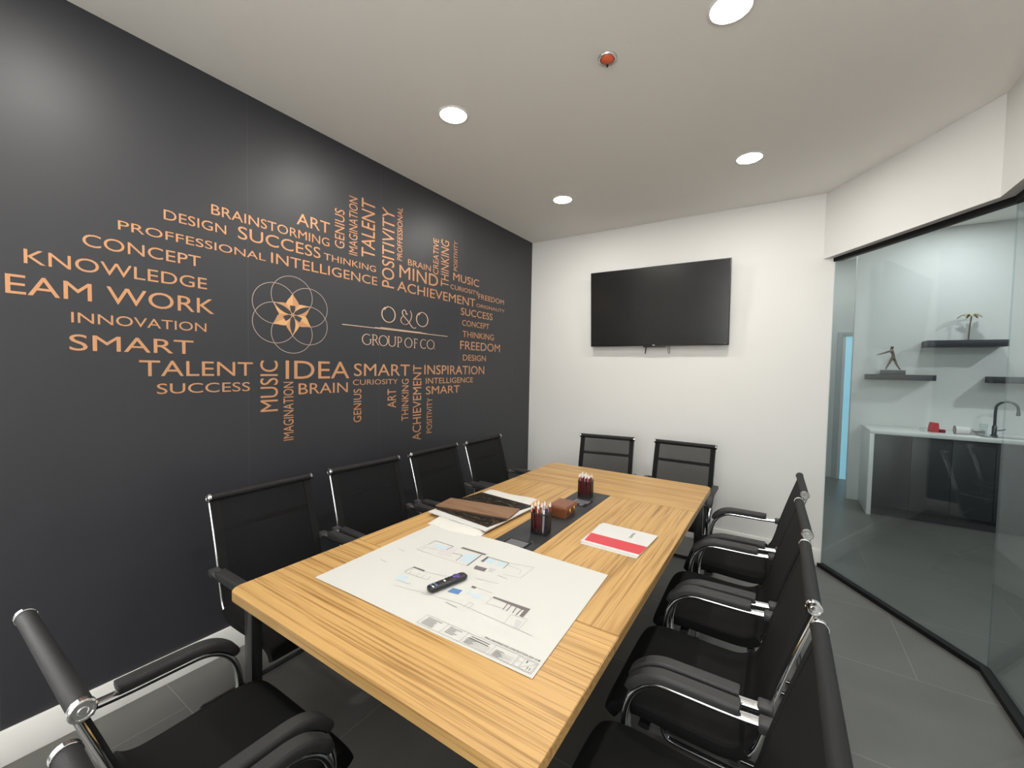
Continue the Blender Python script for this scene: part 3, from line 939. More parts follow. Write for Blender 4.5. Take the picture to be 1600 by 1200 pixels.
def make_chair():
    t = empty('conference_chair')
    # sling: see-through middle with solid edges
    bp_ = RAIL[:SPLIT + 1]
    b = MB()
    b.use(MT['mesh']); sheet(b, bp_, -0.190, 0.190, 0.004)
    b.use(MT['edge']); sheet(b, bp_, -0.225, -0.190, 0.006); sheet(b, bp_, 0.190, 0.225, 0.006)
    b.build('backrest', None, t)
    s = MB()
    sp_ = RAIL[SPLIT:]
    s.sweep([Vector((0, p.y, p.z - 0.010)) for p in sp_], oval(0.466, 0.052, 28, 6), (1, 0, 0))
    s.build('seat', MT['fabric'], t)
    MB().cyl((-0.2225, 0, 0.930), (0.2225, 0, 0.930), 0.0170, n=24).build('top_bar', MT['bar_fabric'], t)
    for sx in (-1, 1):
        c = MB()
        prof = [(0.222, 0.0175), (0.2225, 0.0188), (0.232, 0.0188), (0.2345, 0.0165), (0.2345, 0.0135), (0.2328, 0.0128), (0.2328, 0.0075), (0.2340, 0.006), (0.2345, 0.0)]
        rings = [[c.bm.verts.new((sx * x_, r_ * math.cos(2 * PI * i / 28), 0.930 + r_ * math.sin(2 * PI * i / 28))) for i in range(28)] for x_, r_ in prof[:-1]]
        for A_1, B_1 in zip(rings, rings[1:]):
            for i in range(28):
                c.bm.faces.new((A_1[i], A_1[(i + 1) % 28], B_1[(i + 1) % 28], B_1[i]))
        c.bm.faces.new(rings[-1])
        c.build('end_cap', MT['chrome'], t)
        rp = shifted(RAIL, sx * 0.2235, -0.009, -0.003)
        rp = [Vector((p.x, p.y, p.z - 0.012 * min(1.0, max(0.0, (i - 18) / 8)))) for i, p in enumerate(rp)][:29]
        rp[0] = Vector((sx * 0.2235, -0.004, 0.920))
        MB().tube(rp, 0.0068, 10).build('side_rail', MT['chrome'], t)
        ax = sx * 0.247
        path = smooth_path([(ax, y, z) for y, z in ARM[:12]], 3)
        low = smooth_path([(ax, y, z) for y, z in ARM[11:]], 3)
        lo = MB()
        lo.sweep(low, oval(0.031, 0.019, 16), (1, 0, 0))
        lo.build('floor_runner', MT['dark_chrome'], t)  # lower chrome tube darkened to stand for shade near the floor
        f = MB()
        f.sweep(path, oval(0.031, 0.019, 16), (1, 0, 0))
        fr = f.build('arm_frame', MT['chrome'], t)
        pad = MB()
        pp = [(0.152, 0.655), (0.158, 0.656), (0.170, 0.6565), (0.30, 0.6565), (0.350, 0.654), (0.388, 0.641), (0.422, 0.613), (0.440, 0.586)]
        path = smooth_path([(ax, y, z) for y, z in pp], 4)
        n_ = len(path)
        sc_ = [1.0] * n_
        for i, q in enumerate((0.45, 0.72, 0.86, 0.94, 0.98)):
            sc_[i] = q
        for i, q in enumerate((0.55, 0.75, 0.87, 0.95)):
            sc_[n_ - 1 - i] = q
        pad.sweep(path, [(-0.0205, -0.012), (-0.021, 0.0), (-0.0195, 0.008), (-0.0155, 0.0135), (0.0155, 0.0135), (0.0195, 0.008), (0.021, 0.0), (0.0205, -0.012)], (1, 0, 0), True, sc_)
        pad.build('arm_pad', MT['pad'], fr)
        MB().box((sx * 0.243, 0.092, 0.640), (0.040, 0.036, 0.028), Matrix.Rotation(-0.05, 3, 'X'), 0.006).build('arm_bracket', MT['bracket'], t)
    MB().sweep([(x, 0.033, 0.792) for x in (-0.222, -0.1, 0.1, 0.222)], oval(0.024, 0.012, 12), (0, 0.3, -0.95)).build('back_brace', MT['dark_chrome'], t)
    MB().sweep([(x, 0.16, 0.430) for x in (-0.215, 0.215)], oval(0.028, 0.014, 12), (0, 1, 0)).sweep([(x, 0.40, 0.437) for x in (-0.243, 0.243)], oval(0.034, 0.014, 12), (0, 1, 0)).build('seat_crossbar', MT['black_metal'], t)
    MB().tube([(-0.247, -0.02, 0.012), (0.247, -0.02, 0.012)], 0.011, 12).build('floor_crossbar', MT['dark_chrome'], t)  # dark metal here too, in place of shade under the chair
    return t

CH = make_chair()
spots = [
    (0.337, -3.030, -90, 'black mesh armchair at the charcoal wall, first from the near end of the table', 'A'),
    (0.352, -2.463, -93, 'black mesh armchair at the charcoal wall, second from the near end of the table', 'A'),
    (0.355, -1.895, -90, 'black mesh armchair at the charcoal wall, behind the marble sample board', 'A'),
    (0.375, -1.351, -90, 'black mesh armchair at the charcoal wall, closest to the white wall corner', 'A'),
    (1.130, -0.580, 190.5, 'black mesh armchair at the table head under the left half of the television', 'B'),
    (1.746, -0.502, 180, 'black mesh armchair at the table head under the right half of the television', 'B'),
    (2.487, -1.388, 91, 'black mesh armchair on the glass side, closest to the television wall', 'C'),
    (2.470, -1.978, 91.5, 'black mesh armchair on the glass side, second from the television wall', 'C'),
    (2.465, -2.545, 90, 'black mesh armchair on the glass side, third from the television wall', 'C'),
    (2.470, -3.094, 90, 'black mesh armchair on the glass side, nearest the viewer, cut by the bottom edge', 'C'),
    (1.192, -3.857, 0, 'black mesh armchair at the near table end, beside the charcoal wall baseboard', 'D'),
    (1.740, -3.892, 0, 'black mesh armchair at the near table end, mostly below the bottom edge', 'D'),
]
GR = {'A': 'chairs along the charcoal wall', 'B': 'chairs at the far end of the table', 'C': 'chairs along the glass side', 'D': 'chairs at the near end of the table'}
for i, (x, y, a, lab, gk) in enumerate(spots):
    c = CH if i == 0 else copy_tree(CH)
    c.location = (x, y, 0)
    c.rotation_euler = (0, 0, math.radians(a))
    tag(c, lab, 'chair', GR[gk])

# ------------------------------------------------------------------ television
tv = empty('wall_television', (1.371, -0.024, 2.107))
tv.rotation_euler = (math.radians(4.0), 0, 0)
tag(tv, 'large black flat television, switched off, mounted on the white wall', 'television')
MB().bx(-0.620, 0.620, -0.075, -0.045, -0.362, 0.362, 0.003).build('body', MT['tv_black'], tv)
MB().bx(-0.45, 0.45, -0.045, -0.018, -0.30, 0.25, 0.006).build('rear_housing', MT['tv_black'], tv)
MB().bx(-0.613, 0.613, -0.0765, -0.0748, -0.350, 0.356).build('screen', MT['screen'], tv, False)
MB().bx(-0.10, 0.10, -0.074, -0.046, -0.374, -0.360, 0.004).build('sensor_bar', MT['tv_black'], tv)
MB().bx(-0.012, 0.008, -0.0775, -0.0755, -0.3585, -0.352).build('logo_mark', MT['pen_white'], tv, False)
MB().bx(0.585, 0.603, -0.0775, -0.0755, -0.352, -0.349).build('corner_mark', MT['plate'], tv, False)
MB().bx(-0.25, 0.25, -0.020, 0.006, -0.20, 0.14, 0.004).build('wall_bracket', MT['black_metal'], tv)
MB().tube(smooth_path([(-0.082, -0.03, -0.28), (-0.082, -0.035, -0.37), (-0.090, -0.035, -0.436)], 5), 0.005, 8).build('hanging_cable', MT['frame_black'], tv)
MB().tube(smooth_path([(0.118, -0.03, -0.28), (0.118, -0.035, -0.40), (0.122, -0.035, -0.430), (0.132, -0.035, -0.430), (0.134, -0.035, -0.40), (0.132, -0.03, -0.28)], 6), 0.0022, 8).build('cable_loop', MT['btn_dark'], tv)

# ------------------------------------------------------------------ drawing sheet and what lies on it
PLAN_FILLS = [('pale_blue', [(1.1542, -2.7308), (1.2298, -2.7241), (1.2339, -2.7495), (1.171, -2.7602)]),
    ('mauve', [(1.1941, -2.7262), (1.2654, -2.7102), (1.2922, -2.789), (1.2309, -2.8009)]),
    ('dark', [(1.2739, -2.6892), (1.3968, -2.6854), (1.394, -2.6981), (1.2724, -2.703)]),
    ('pale_blue', [(1.3218, -2.7257), (1.3771, -2.7111), (1.387, -2.794), (1.3375, -2.7896)]),
    ('dark', [(1.4095, -2.7028), (1.4198, -2.7038), (1.4249, -2.7477), (1.4113, -2.7484)]),
    ('pale_blue', [(1.4177, -2.7074), (1.4593, -2.7066), (1.4656, -2.7415), (1.4255, -2.7404)]),
    ('pale_blue', [(1.4701, -2.7089), (1.5089, -2.706), (1.5121, -2.7372), (1.477, -2.7383)]),
    ('dark', [(1.4184, -2.7863), (1.4689, -2.7816), (1.4733, -2.8076), (1.4265, -2.8114)]),
    ('grey', [(1.4724, -2.7698), (1.5005, -2.7685), (1.5001, -2.7959), (1.4805, -2.7962)]),
    ('dark', [(1.2331, -2.9292), (1.2885, -2.9268), (1.2904, -2.9362), (1.2369, -2.9377)]),
    ('pale_blue', [(1.2378, -3.0021), (1.2751, -2.9929), (1.2879, -3.0253), (1.2462, -3.0341)]),
    ('blue', [(1.4536, -2.9603), (1.4905, -2.9535), (1.4953, -2.9817), (1.4539, -2.9902)]),
    ('pale_blue', [(1.5066, -2.9422), (1.5205, -2.9362), (1.5257, -2.9583), (1.5114, -2.961)]),
    ('pale_blue', [(1.536, -2.9402), (1.5635, -2.9392), (1.5671, -2.9649), (1.537, -2.9648)]),
    ('dark', [(1.5003, -2.9107), (1.518, -2.9107), (1.5196, -2.9218), (1.5021, -2.9226)]),
    ('dark', [(1.6005, -2.9248), (1.7378, -2.9193), (1.7375, -2.9366), (1.6026, -2.9332)]),
    ('dark', [(1.7247, -2.924), (1.7383, -2.9202), (1.7413, -2.9704), (1.728, -2.9695)]),
    ('grey', [(1.7286, -2.9898), (1.7509, -2.9872), (1.757, -3.0293), (1.7453, -3.0292)]),
    ('grey', [(1.3839, -3.0391), (1.4082, -3.0367), (1.414, -3.047), (1.3886, -3.0504)])]
PLAN_LINES = [(2.4, 'dark', [(1.1378, -2.7545), (1.1367, -2.7092), (1.2367, -2.7076), (1.2355, -2.7484)]),
    (1, 'line', [(1.1321, -2.8186), (1.1378, -2.7545)]),
    (1, 'line', [(1.1321, -2.8186), (1.3914, -2.8082)]),
    (1, 'line', [(1.1534, -2.8123), (1.1462, -2.7801), (1.2128, -2.7701)]),
    (4, 'dark', [(1.3824, -2.702), (1.3914, -2.8082)]),
    (2, 'dark', [(1.2745, -2.7571), (1.3214, -2.7495), (1.33, -2.8009)]),
    (2.4, 'dark', [(1.4095, -2.7028), (1.5128, -2.6984), (1.5185, -2.7467)]),
    (1, 'line', [(1.5128, -2.6984), (1.6101, -2.6728), (1.6101, -2.7705), (1.5432, -2.7832)]),
    (1, 'line', [(1.5206, -2.717), (1.5829, -2.7196), (1.5914, -2.7536)]),
    (2, 'dark', [(1.2344, -2.9783), (1.2348, -2.9308)]),
    (1.5, 'line', [(1.2372, -2.9808), (1.3469, -2.9717)]),
    (1, 'line', [(1.2348, -2.9308), (1.2607, -2.9817)]),
    (1, 'line', [(1.2883, -2.9536), (1.2923, -2.9766)]),
    (1, 'line', [(1.3102, -2.9512), (1.3154, -2.9756)]),
    (1, 'line', [(1.3347, -2.9469), (1.3456, -2.9727)]),
    (1, 'line', [(1.2712, -3.0647), (1.3786, -3.0428), (1.5293, -3.0219), (1.8091, -3.0302)]),
    (1, 'line', [(1.2908, -2.9342), (1.3772, -2.9171), (1.3743, -2.9036)]),
    (1, 'line', [(1.5179, -2.9116), (1.5873, -2.9117)]),
    (1, 'line', [(1.6009, -2.9309), (1.6028, -2.9707), (1.6666, -2.9656)]),
    (2.5, 'dark', [(1.6613, -2.93), (1.6683, -2.9707)]),
    (2.5, 'dark', [(1.6775, -2.9321), (1.6813, -2.9712)]),
    (2.5, 'dark', [(1.6958, -2.9324), (1.7029, -2.9686)]),
    (2.5, 'dark', [(1.7165, -2.9309), (1.7168, -2.9712)]),
    (1, 'line', [(1.7033, -2.9775), (1.7094, -3.0262)]),
    (1, 'line', [(1.7586, -2.972), (1.7616, -3.0288)]),
    (1, 'line', [(1.7033, -2.9775), (1.7586, -2.972)]),
    (1, 'line', [(1.5558, -3.0297), (1.5575, -2.9955), (1.5732, -2.998), (1.5732, -3.0272)]),
    (3, 'line', [(1.492, -3.0397), (1.5413, -3.043)]),
    (2, 'line', [(1.0699, -2.8583), (1.1075, -2.8615)]),
    (2, 'line', [(1.0849, -2.9643), (1.1202, -2.9659)]),
    (2, 'line', [(1.5299, -2.8012), (1.574, -2.8041)]),
    (1, 'line', [(1.5676, -2.8494), (1.4767, -2.8641)]),
    (1, 'line', [(1.2569, -3.0348), (1.3097, -3.0299), (1.3107, -3.0174)])]
A_, B_, C_, D_ = (1.005, -3.188), (0.991, -2.558), (1.863, -2.563), (1.891, -3.170)
def sheet_z(x, y):
    """gentle waves of a sheet that was rolled up"""
    u = (x - 1.0) / 0.87
    v = (y + 3.18) / 0.62
    edge = max(0.0, v - 0.86) / 0.14
    lift = 0.0048 * math.exp(-(((x - 1.437) / 0.13) ** 2 + ((y + 2.555) / 0.10) ** 2))
    return TZ + 0.0012 + lift + 0.0016 * (0.5 + 0.5 * math.sin(7.5 * u + 2.2 * v)) + 0.004 * edge ** 2 * max(0.0, math.sin(PI * min(1, max(0, (u - 0.12) / 0.5)))) ** 2
SO = (1.44, -2.87, TZ)
plan = empty('drawing_sheet', SO)
tag(plan, 'large white architectural drawing sheet spread on the near end of the table', 'drawing')
mb = MB()
NU, NV = 44, 32
grid = []
for j in range(NV + 1):
    row = []
    for i in range(NU + 1):
        u, v = i / NU, j / NV
        x = (1 - v) * ((1 - u) * A_[0] + u * D_[0]) + v * ((1 - u) * B_[0] + u * C_[0])
        y = (1 - v) * ((1 - u) * A_[1] + u * D_[1]) + v * ((1 - u) * B_[1] + u * C_[1])
        row.append((x, y))
    grid.append(row)
top = [[mb.bm.verts.new((x - SO[0], y - SO[1], sheet_z(x, y) - SO[2])) for x, y in row] for row in grid]
bot = [[mb.bm.verts.new((x - SO[0], y - SO[1], sheet_z(x, y) - SO[2] - 0.0009)) for x, y in row] for row in grid]
for j in range(NV):
    for i in range(NU):
        mb.bm.faces.new((top[j][i], top[j][i + 1], top[j + 1][i + 1], top[j + 1][i]))
        mb.bm.faces.new((bot[j][i], bot[j + 1][i], bot[j + 1][i + 1], bot[j][i + 1]))
for i in range(NU):
    mb.bm.faces.new((bot[0][i], bot[0][i + 1], top[0][i + 1], top[0][i]))
    mb.bm.faces.new((top[NV][i], top[NV][i + 1], bot[NV][i + 1], bot[NV][i]))
for j in range(NV):
    mb.bm.faces.new((top[j][0], top[j + 1][0], bot[j + 1][0], bot[j][0]))
    mb.bm.faces.new((bot[j][NU], bot[j + 1][NU], top[j + 1][NU], top[j][NU]))
mb.build('paper', MT['paper'], plan)

INK = {'dark': 'ink_dark', 'grey': 'ink_grey', 'line': 'ink_line', 'pale_blue': 'ink_pale_blue', 'mauve': 'ink_mauve', 'blue': 'ink_blue', 'text': 'ink_text'}
inkb = {k: MB() for k in INK}
LIFT = {'mauve': 0.0004, 'pale_blue': 0.0005, 'grey': 0.0006, 'blue': 0.0006, 'line': 0.0007, 'dark': 0.0009, 'text': 0.0009}
def P3(x, y, k):
    return (x - SO[0], y - SO[1], sheet_z(x, y) - SO[2] + LIFT[k])
def ink_fill(k, q):
    n = 4
    q = [Vector(p) for p in q]
    for i in range(n):
        for j in range(n):
            c = []
            for u, v in ((i / n, j / n), ((i + 1) / n, j / n), ((i + 1) / n, (j + 1) / n), (i / n, (j + 1) / n)):
                p = (q[0] * (1 - u) + q[1] * u) * (1 - v) + (q[3] * (1 - u) + q[2] * u) * v
                c.append(P3(p.x, p.y, k))
            inkb[k].face(c)
def ink_line(k, pts, w):
    for a, b in zip(pts, pts[1:]):
        a, b = Vector(a), Vector(b)
        t = (b - a)
        n = max(1, int(t.length / 0.03))
        q = Vector((-t.y, t.x)).normalized() * w / 2
        for i in range(n):
            c, d = a + t * (i / n), a + t * ((i + 1) / n)
            inkb[k].face([P3(p.x, p.y, k) for p in (c - q, d - q, d + q, c + q)])
def ink_rect(k, x0, y0, x1, y1):
    ink_fill(k, [(x0, y0), (x1, y0), (x1, y1), (x0, y1)])
for k, q in PLAN_FILLS:
    ink_fill(k, q)
for w, k, q in PLAN_LINES:
    ink_line(k, q, 0.0013 + 0.0012 * (w - 1))
# title block along the near edge
XT = [1.492, 1.578, 1.652, 1.748, 1.822, 1.880]
def ty(x, d):
    return -3.122 + d + (x - 1.49) * 0.012
ink_line('line', [(XT[0], ty(XT[0], 0)), (XT[-1], ty(XT[-1], 0))], 0.0013)
ink_line('line', [(XT[0], ty(XT[0], -0.047)), (XT[-1], ty(XT[-1], -0.047) + 0.004)], 0.0013)
for x in XT:
    ink_line('line', [(x, ty(x, 0)), (x + 0.001, ty(x, -0.045))], 0.0013)
rnd = random.Random(3)
for a_, n, w in ((XT[0] + 0.012, 6, 0.055), (XT[1] + 0.012, 5, 0.045)):
    for i in range(n):
        yy = ty(a_, -0.008 - 0.0062 * i)
        ln = w * (1.0 if i == 0 else rnd.uniform(0.6, 0.95))
        ink_rect('line', a_, yy - 0.0021, a_ + ln, yy + 0.0021)
for i in range(2):
    yy = ty(XT[2], -0.008 - 0.008 * i)
    ink_rect('text', XT[2] + 0.016, yy - 0.0014, XT[2] + 0.080, yy + 0.0014)
for a_, w in ((XT[2] + 0.008, 0.082), (XT[3] + 0.006, 0.062)):
    for i in range(5):
        yy = ty(a_, -0.018 - 0.0055 * i)
        ink_line('line', [(a_, yy), (a_ + w, yy)], 0.0010)
        ink_rect('line', a_ + 0.004, yy + 0.001, a_ + 0.004 + rnd.uniform(0.015, 0.03), yy + 0.004)
ink_line('line', [(XT[4] + 0.004, ty(1.83, -0.004)), (XT[5] - 0.003, ty(1.87, -0.004)), (XT[5] - 0.003, ty(1.87, -0.040)), (XT[4] + 0.004, ty(1.83, -0.040)), (XT[4] + 0.004, ty(1.83, -0.004))], 0.0010)
ink_line('line', [(XT[4] + 0.020, ty(1.83, -0.004)), (XT[4] + 0.020, ty(1.83, -0.040))], 0.0010)
ink_line('line', [(XT[4] + 0.004, ty(1.83, -0.020)), (XT[4] + 0.020, ty(1.83, -0.020))], 0.0010)
ink_line('line', [(XT[4] + 0.022, ty(1.83, -0.038)), (XT[5] - 0.004, ty(1.87, -0.006))], 0.0009)
for k, b in inkb.items():
    b.build('ink_marking', MT[INK[k]], plan, False)
def plan_text(body, x0, x1, y0, h):
    flat_text('printed_text', body, lambda s, t: P3(x0 + s * (x1 - x0), ty(x0 + s * (x1 - x0), y0) + t * h, 'text'), MT['ink_text'], plan, 0.008)
plan_text('FINAL DRAWINGS FOR CONSTRUCTION 2024 10 08', 1.702, 1.878, 0.006, 0.0075)
plan_text('1', XT[4] + 0.028, XT[4] + 0.031, -0.016, 0.010)
plan_text('11', XT[4] + 0.040, XT[4] + 0.049, -0.036, 0.011)

# remote control
rc = empty('remote_control', (1.4265, -2.957, TZ + 0.0035), math.radians(-14.5))
tag(rc, 'black television remote with purple navigation pad lying on the drawing sheet', 'remote control')
mb = MB()
sec = oval(0.038, 0.019, 24, 3.0)
pth = [(0, -0.076, 0.0095), (0, -0.073, 0.0095), (0, -0.066, 0.0095), (0, 0.062, 0.0095), (0, 0.070, 0.0095), (0, 0.075, 0.0095), (0, 0.077, 0.0095)]
mb.sweep(pth, sec, (1, 0, 0), True, [0.62, 0.86, 1, 1, 0.9, 0.7, 0.4])
mb.build('body', MT['remote'], rc)
ZT = 0.0188
dp = MB()
dp.bx(-0.0055, 0.0055, 0.022, 0.051, ZT - 0.001, ZT + 0.0016, 0.001).bx(-0.0145, 0.0145, 0.031, 0.042, ZT - 0.001, ZT + 0.0016, 0.001)
dp.cyl((0, 0.0365, ZT), (0, 0.0365, ZT + 0.0022), 0.0045, n=16)
dp.build('navigation_pad', MT['purple'], rc)
for nm, m, lst in (('button', MT['btn'], [(-0.0, -0.013, 0.011, 0.006), (0.008, -0.064, 0.012, 0.005)]), ('button', MT['btn_blue'], [(-0.007, -0.050, 0.011, 0.006), (0.007, -0.050, 0.011, 0.006), (-0.007, -0.064, 0.011, 0.005)]), ('button', MT['btn_dark'], [(-0.011, 0.010, 0.006, 0.004), (0, 0.010, 0.006, 0.004), (0.011, 0.010, 0.006, 0.004), (-0.011, 0.000, 0.006, 0.004), (0.011, 0.0, 0.006, 0.004), (-0.008, -0.030, 0.009, 0.005), (0.008, -0.030, 0.009, 0.005), (0.0, 0.061, 0.008, 0.005)])):
    for x, y, w, h in lst:
        MB().bx(x - w / 2, x + w / 2, y - h / 2, y + h / 2, ZT - 0.001, ZT + 0.001, 0.0008).build(nm, m, rc)

# folders
def quad_slab(name, q, z0, z1, m, parent=None, o=(0, 0)):
    return MB().prism([(x - o[0], y - o[1]) for x, y in q], z0, z1).build(name, m, parent, False)
FO = (1.79, -2.225)
f1 = empty('paper_folder', (FO[0], FO[1], TZ))
tag(f1, 'plain white folder lying on the oak table under the red-banded one', 'folder')
quad_slab('cover', [(1.664, -2.362), (1.913, -2.366), (1.921, -2.099), (1.652, -2.093)], 0.0003, 0.0033, MT['paper_card'], f1, FO)
quad_slab('inner_sheets', [(1.668, -2.356), (1.909, -2.360), (1.917, -2.105), (1.657, -2.099)], 0.0033, 0.0045, MT['paper'], f1, FO)
f2 = empty('paper_folder', (FO[0], FO[1], TZ + 0.0047))
tag(f2, 'white folder with a broad red band lying on top of a plain one', 'folder')
quad_slab('cover', [(1.659, -2.350), (1.915, -2.358), (1.929, -2.093), (1.664, -2.084)], 0.0, 0.0035, MT['paper_card'], f2, FO)
quad_slab('red_band', [(1.671, -2.333), (1.9155, -2.339), (1.921, -2.246), (1.664, -2.238)], 0.0035, 0.0039, MT['red_card'], f2, FO)
flat_text('cover_print', 'CONTROL', lambda s, t: (1.838 + 0.0 - FO[0] - t * 0.013, -2.195 + s * 0.070 - FO[1], 0.0040), MT['ink_dark'], f2, 0.01)
quad_slab('cover_mark', [(1.664, -2.170), (1.668, -2.170), (1.668, -2.165), (1.664, -2.165)], 0.0035, 0.0038, MT['ink_grey'], f2, FO)

# cloth, sample board
co = (1.09, -2.27)
cl_ = MB()
NU = 16
def cloth_pt(u, v, lay):
    q = [(0.957, -2.588), (1.262, -2.590), (1.214, -1.938), (0.872, -1.942)]
    x = (1 - v) * ((1 - u) * q[0][0] + u * q[1][0]) + v * ((1 - u) * q[3][0] + u * q[2][0])
    y = (1 - v) * ((1 - u) * q[0][1] + u * q[1][1]) + v * ((1 - u) * q[3][1] + u * q[2][1])
    x += 0.006 * math.sin(9 * v + 2) * (abs(u - 0.5) * 2)
    y += 0.006 * math.sin(8 * u + 1) * (abs(v - 0.5) * 2)
    rim = min(u, 1 - u, v, 1 - v)
    k = min(1, rim / 0.07)
    return (x - co[0], y - co[1], (0.0005 if lay == 0 else 0.0005 + (0.0125 + 0.001 * math.sin(11 * u) * math.sin(7 * v)) * k ** 0.45))
for lay in (0, 1):
    vv = [[cl_.bm.verts.new(cloth_pt(i / NU, j / NU, lay)) for i in range(NU + 1)] for j in range(NU + 1)]
    for j in range(NU):
        for i in range(NU):
            cl_.bm.faces.new((vv[j][i], vv[j][i + 1], vv[j + 1][i + 1], vv[j + 1][i]))
bmesh.ops.remove_doubles(cl_.bm, verts=cl_.bm.verts, dist=0.0003)
clo = cl_.build('folded_cloth', MT['towel'], None, True, (co[0], co[1], TZ))
tag(clo, 'folded white cloth on the oak table beneath the sample board', 'cloth')

BZ = TZ + 0.0142
sb_ = empty('sample_board', (1.09, -2.27, BZ))
tag(sb_, 'white sample board with black marble tiles and a brown wood strip', 'sample board')
bo = (1.09, -2.27)
quad_slab('backing_board', [(0.884, -2.494), (1.273, -2.524), (1.286, -2.110), (0.909, -2.056)], 0.0, 0.005, MT['paper_card'], sb_, bo)
quad_slab('marble_tile', [(0.912, -2.078), (0.885, -2.262), (1.256, -2.203), (1.279, -2.113)], 0.005, 0.0095, MT['marble'], sb_, bo)
quad_slab('marble_tile', [(0.894, -2.448), (1.256, -2.490), (1.280, -2.362), (0.872, -2.422)], 0.005, 0.0095, MT['marble'], sb_, bo)
quad_slab('wood_strip', [(0.846, -2.278), (0.866, -2.424), (1.283, -2.356), (1.256, -2.206)], 0.0097, 0.0145, MT['walnut'], sb_, bo)

# wooden box
bxo = empty('trinket_box', (1.438, -2.073, TZ + 0.0002), math.radians(1.0))
tag(bxo, 'small reddish wooden box with brass clasps between the two pen cups', 'box')
def frustum(mb, w0, d0, w1, d1, z0, z1):
    a = [mb.bm.verts.new((sx * w0 / 2, sy * d0 / 2, z0)) for sx, sy in ((-1, -1), (1, -1), (1, 1), (-1, 1))]
    b = [mb.bm.verts.new((sx * w1 / 2, sy * d1 / 2, z1)) for sx, sy in ((-1, -1), (1, -1), (1, 1), (-1, 1))]
    mb.bm.faces.new(b); mb.bm.faces.new(a[::-1])
    for i in range(4):
        j = (i + 1) % 4
        mb.bm.faces.new((a[i], a[j], b[j], b[i]))
mb = MB(); frustum(mb, 0.088, 0.118, 0.100, 0.130, 0.0, 0.038)
bmesh.ops.bevel(mb.bm, geom=list(mb.bm.edges), offset=0.002, segments=2, affect='EDGES')
mb.build('body', MT['box_wood'], bxo)
mb = MB(); frustum(mb, 0.106, 0.136, 0.106, 0.136, 0.039, 0.052); frustum(mb, 0.106, 0.136, 0.096, 0.126, 0.052, 0.061)
bmesh.ops.remove_doubles(mb.bm, verts=mb.bm.verts, dist=0.0001)
mb.build('lid', MT['box_wood'], bxo)
for yy in (-0.026, 0.026):
    MB().bx(0.046, 0.0555, yy - 0.006, yy + 0.006, 0.024, 0.048, 0.0015).cyl((0.0555, yy, 0.032), (0.058, yy, 0.032), 0.004, n=12).build('clasp', MT['brass'], bxo)

# pen cups
def pen_cup(x, y, rz, lab):
    c = empty('pen_cup', (x, y, TZ + 0.0002), math.radians(rz))
    tag(c, lab, 'pen cup', 'mesh pen cups on the table inlay')
    w, h = 0.080, 0.098
    sec = oval(w, w, 24, 6)
    m = MB()
    m.sweep([(0, 0, 0.004), (0, 0, h)], sec, (1, 0, 0), False)
    m.build('mesh_wall', MT['wire'], c)
    r = MB()
    n = len(sec)
    for z0, z1 in ((h - 0.003, h + 0.002), (0.0, 0.005)):
        a = [r.bm.verts.new((p[0] * 1.03, p[1] * 1.03, z0)) for p in sec]; b = [r.bm.verts.new((p[0] * 1.03, p[1] * 1.03, z1)) for p in sec]
        a2 = [r.bm.verts.new((p[0] * 0.96, p[1] * 0.96, z0)) for p in sec]; b2 = [r.bm.verts.new((p[0] * 0.96, p[1] * 0.96, z1)) for p in sec]
        for i in range(n):
            j = (i + 1) % n
            for q in ((a[i], a[j], b[j], b[i]), (b[i], b[j], b2[j], b2[i]), (a2[j], a2[i], b2[i], b2[j]), (a[j], a[i], a2[i], a2[j])):
                r.bm.faces.new(q)
    r.build('rim', MT['black_metal'], c)
    f = MB(); f.sweep([(0, 0, 0.0), (0, 0, 0.003)], sec, (1, 0, 0)); f.build('bottom', MT['black_metal'], c)
    return c
pen_cup(1.462, -2.352, 8, 'square black mesh pen cup nearer the drawing sheet')
pen_cup(1.415, -1.715, 6, 'square black mesh pen cup at the far end of the table inlay')

def pen_model(mb_, mtip, L=0.126):
    p = empty('pen')
    b = MB(); b.use(mb_)
    b.lathe([(0.0, 0.0), (0.0012, 0.001), (0.0042, 0.016), (0.0046, 0.03), (0.0046, L - 0.014)], n=10)
    b.use(mtip).lathe([(0.0047, L - 0.014), (0.0050, L - 0.013), (0.0048, L - 0.004), (0.0022, L - 0.002), (0.0022, L + 0.006), (0.0, L + 0.007)], n=10)
    b.build('barrel', None, p)
    MB().bx(-0.0012, 0.0012, 0.0048, 0.0066, L - 0.040, L - 0.004, 0.0004).build('clip', mtip, p)
    return p
def stand(p, cx, cy, bx_, by_, tx, ty_, roll_, lab, grp):
    """lean a pen from a foot on the cup bottom to a point at the rim"""
    a = Vector((cx + bx_, cy + by_, TZ + 0.006))
    b = Vector((cx + tx, cy + ty_, TZ + 0.100))
    d = (b - a).normalized()
    p.location = a
    q = Vector((0, 0, 1)).rotation_difference(d)
    p.rotation_mode = 'QUATERNION'
    p.rotation_quaternion = q @ Matrix.Rotation(roll_, 3, 'Z').to_quaternion()
    tag(p, lab, 'pen', grp)
rnd = random.Random(11)
protos = {}
def get_pen(kind):
    ms = {'red': ('pen_red', 'pen_white'), 'blue': ('pen_blue', 'pen_silver'), 'white': ('pen_white', 'pen_silver'), 'dark': ('pen_red', 'pen_silver')}[kind]
    if kind not in protos:
        protos[kind] = pen_model(MT[ms[0]], MT[ms[1]])
        return protos[kind]
    return copy_tree(protos[kind])
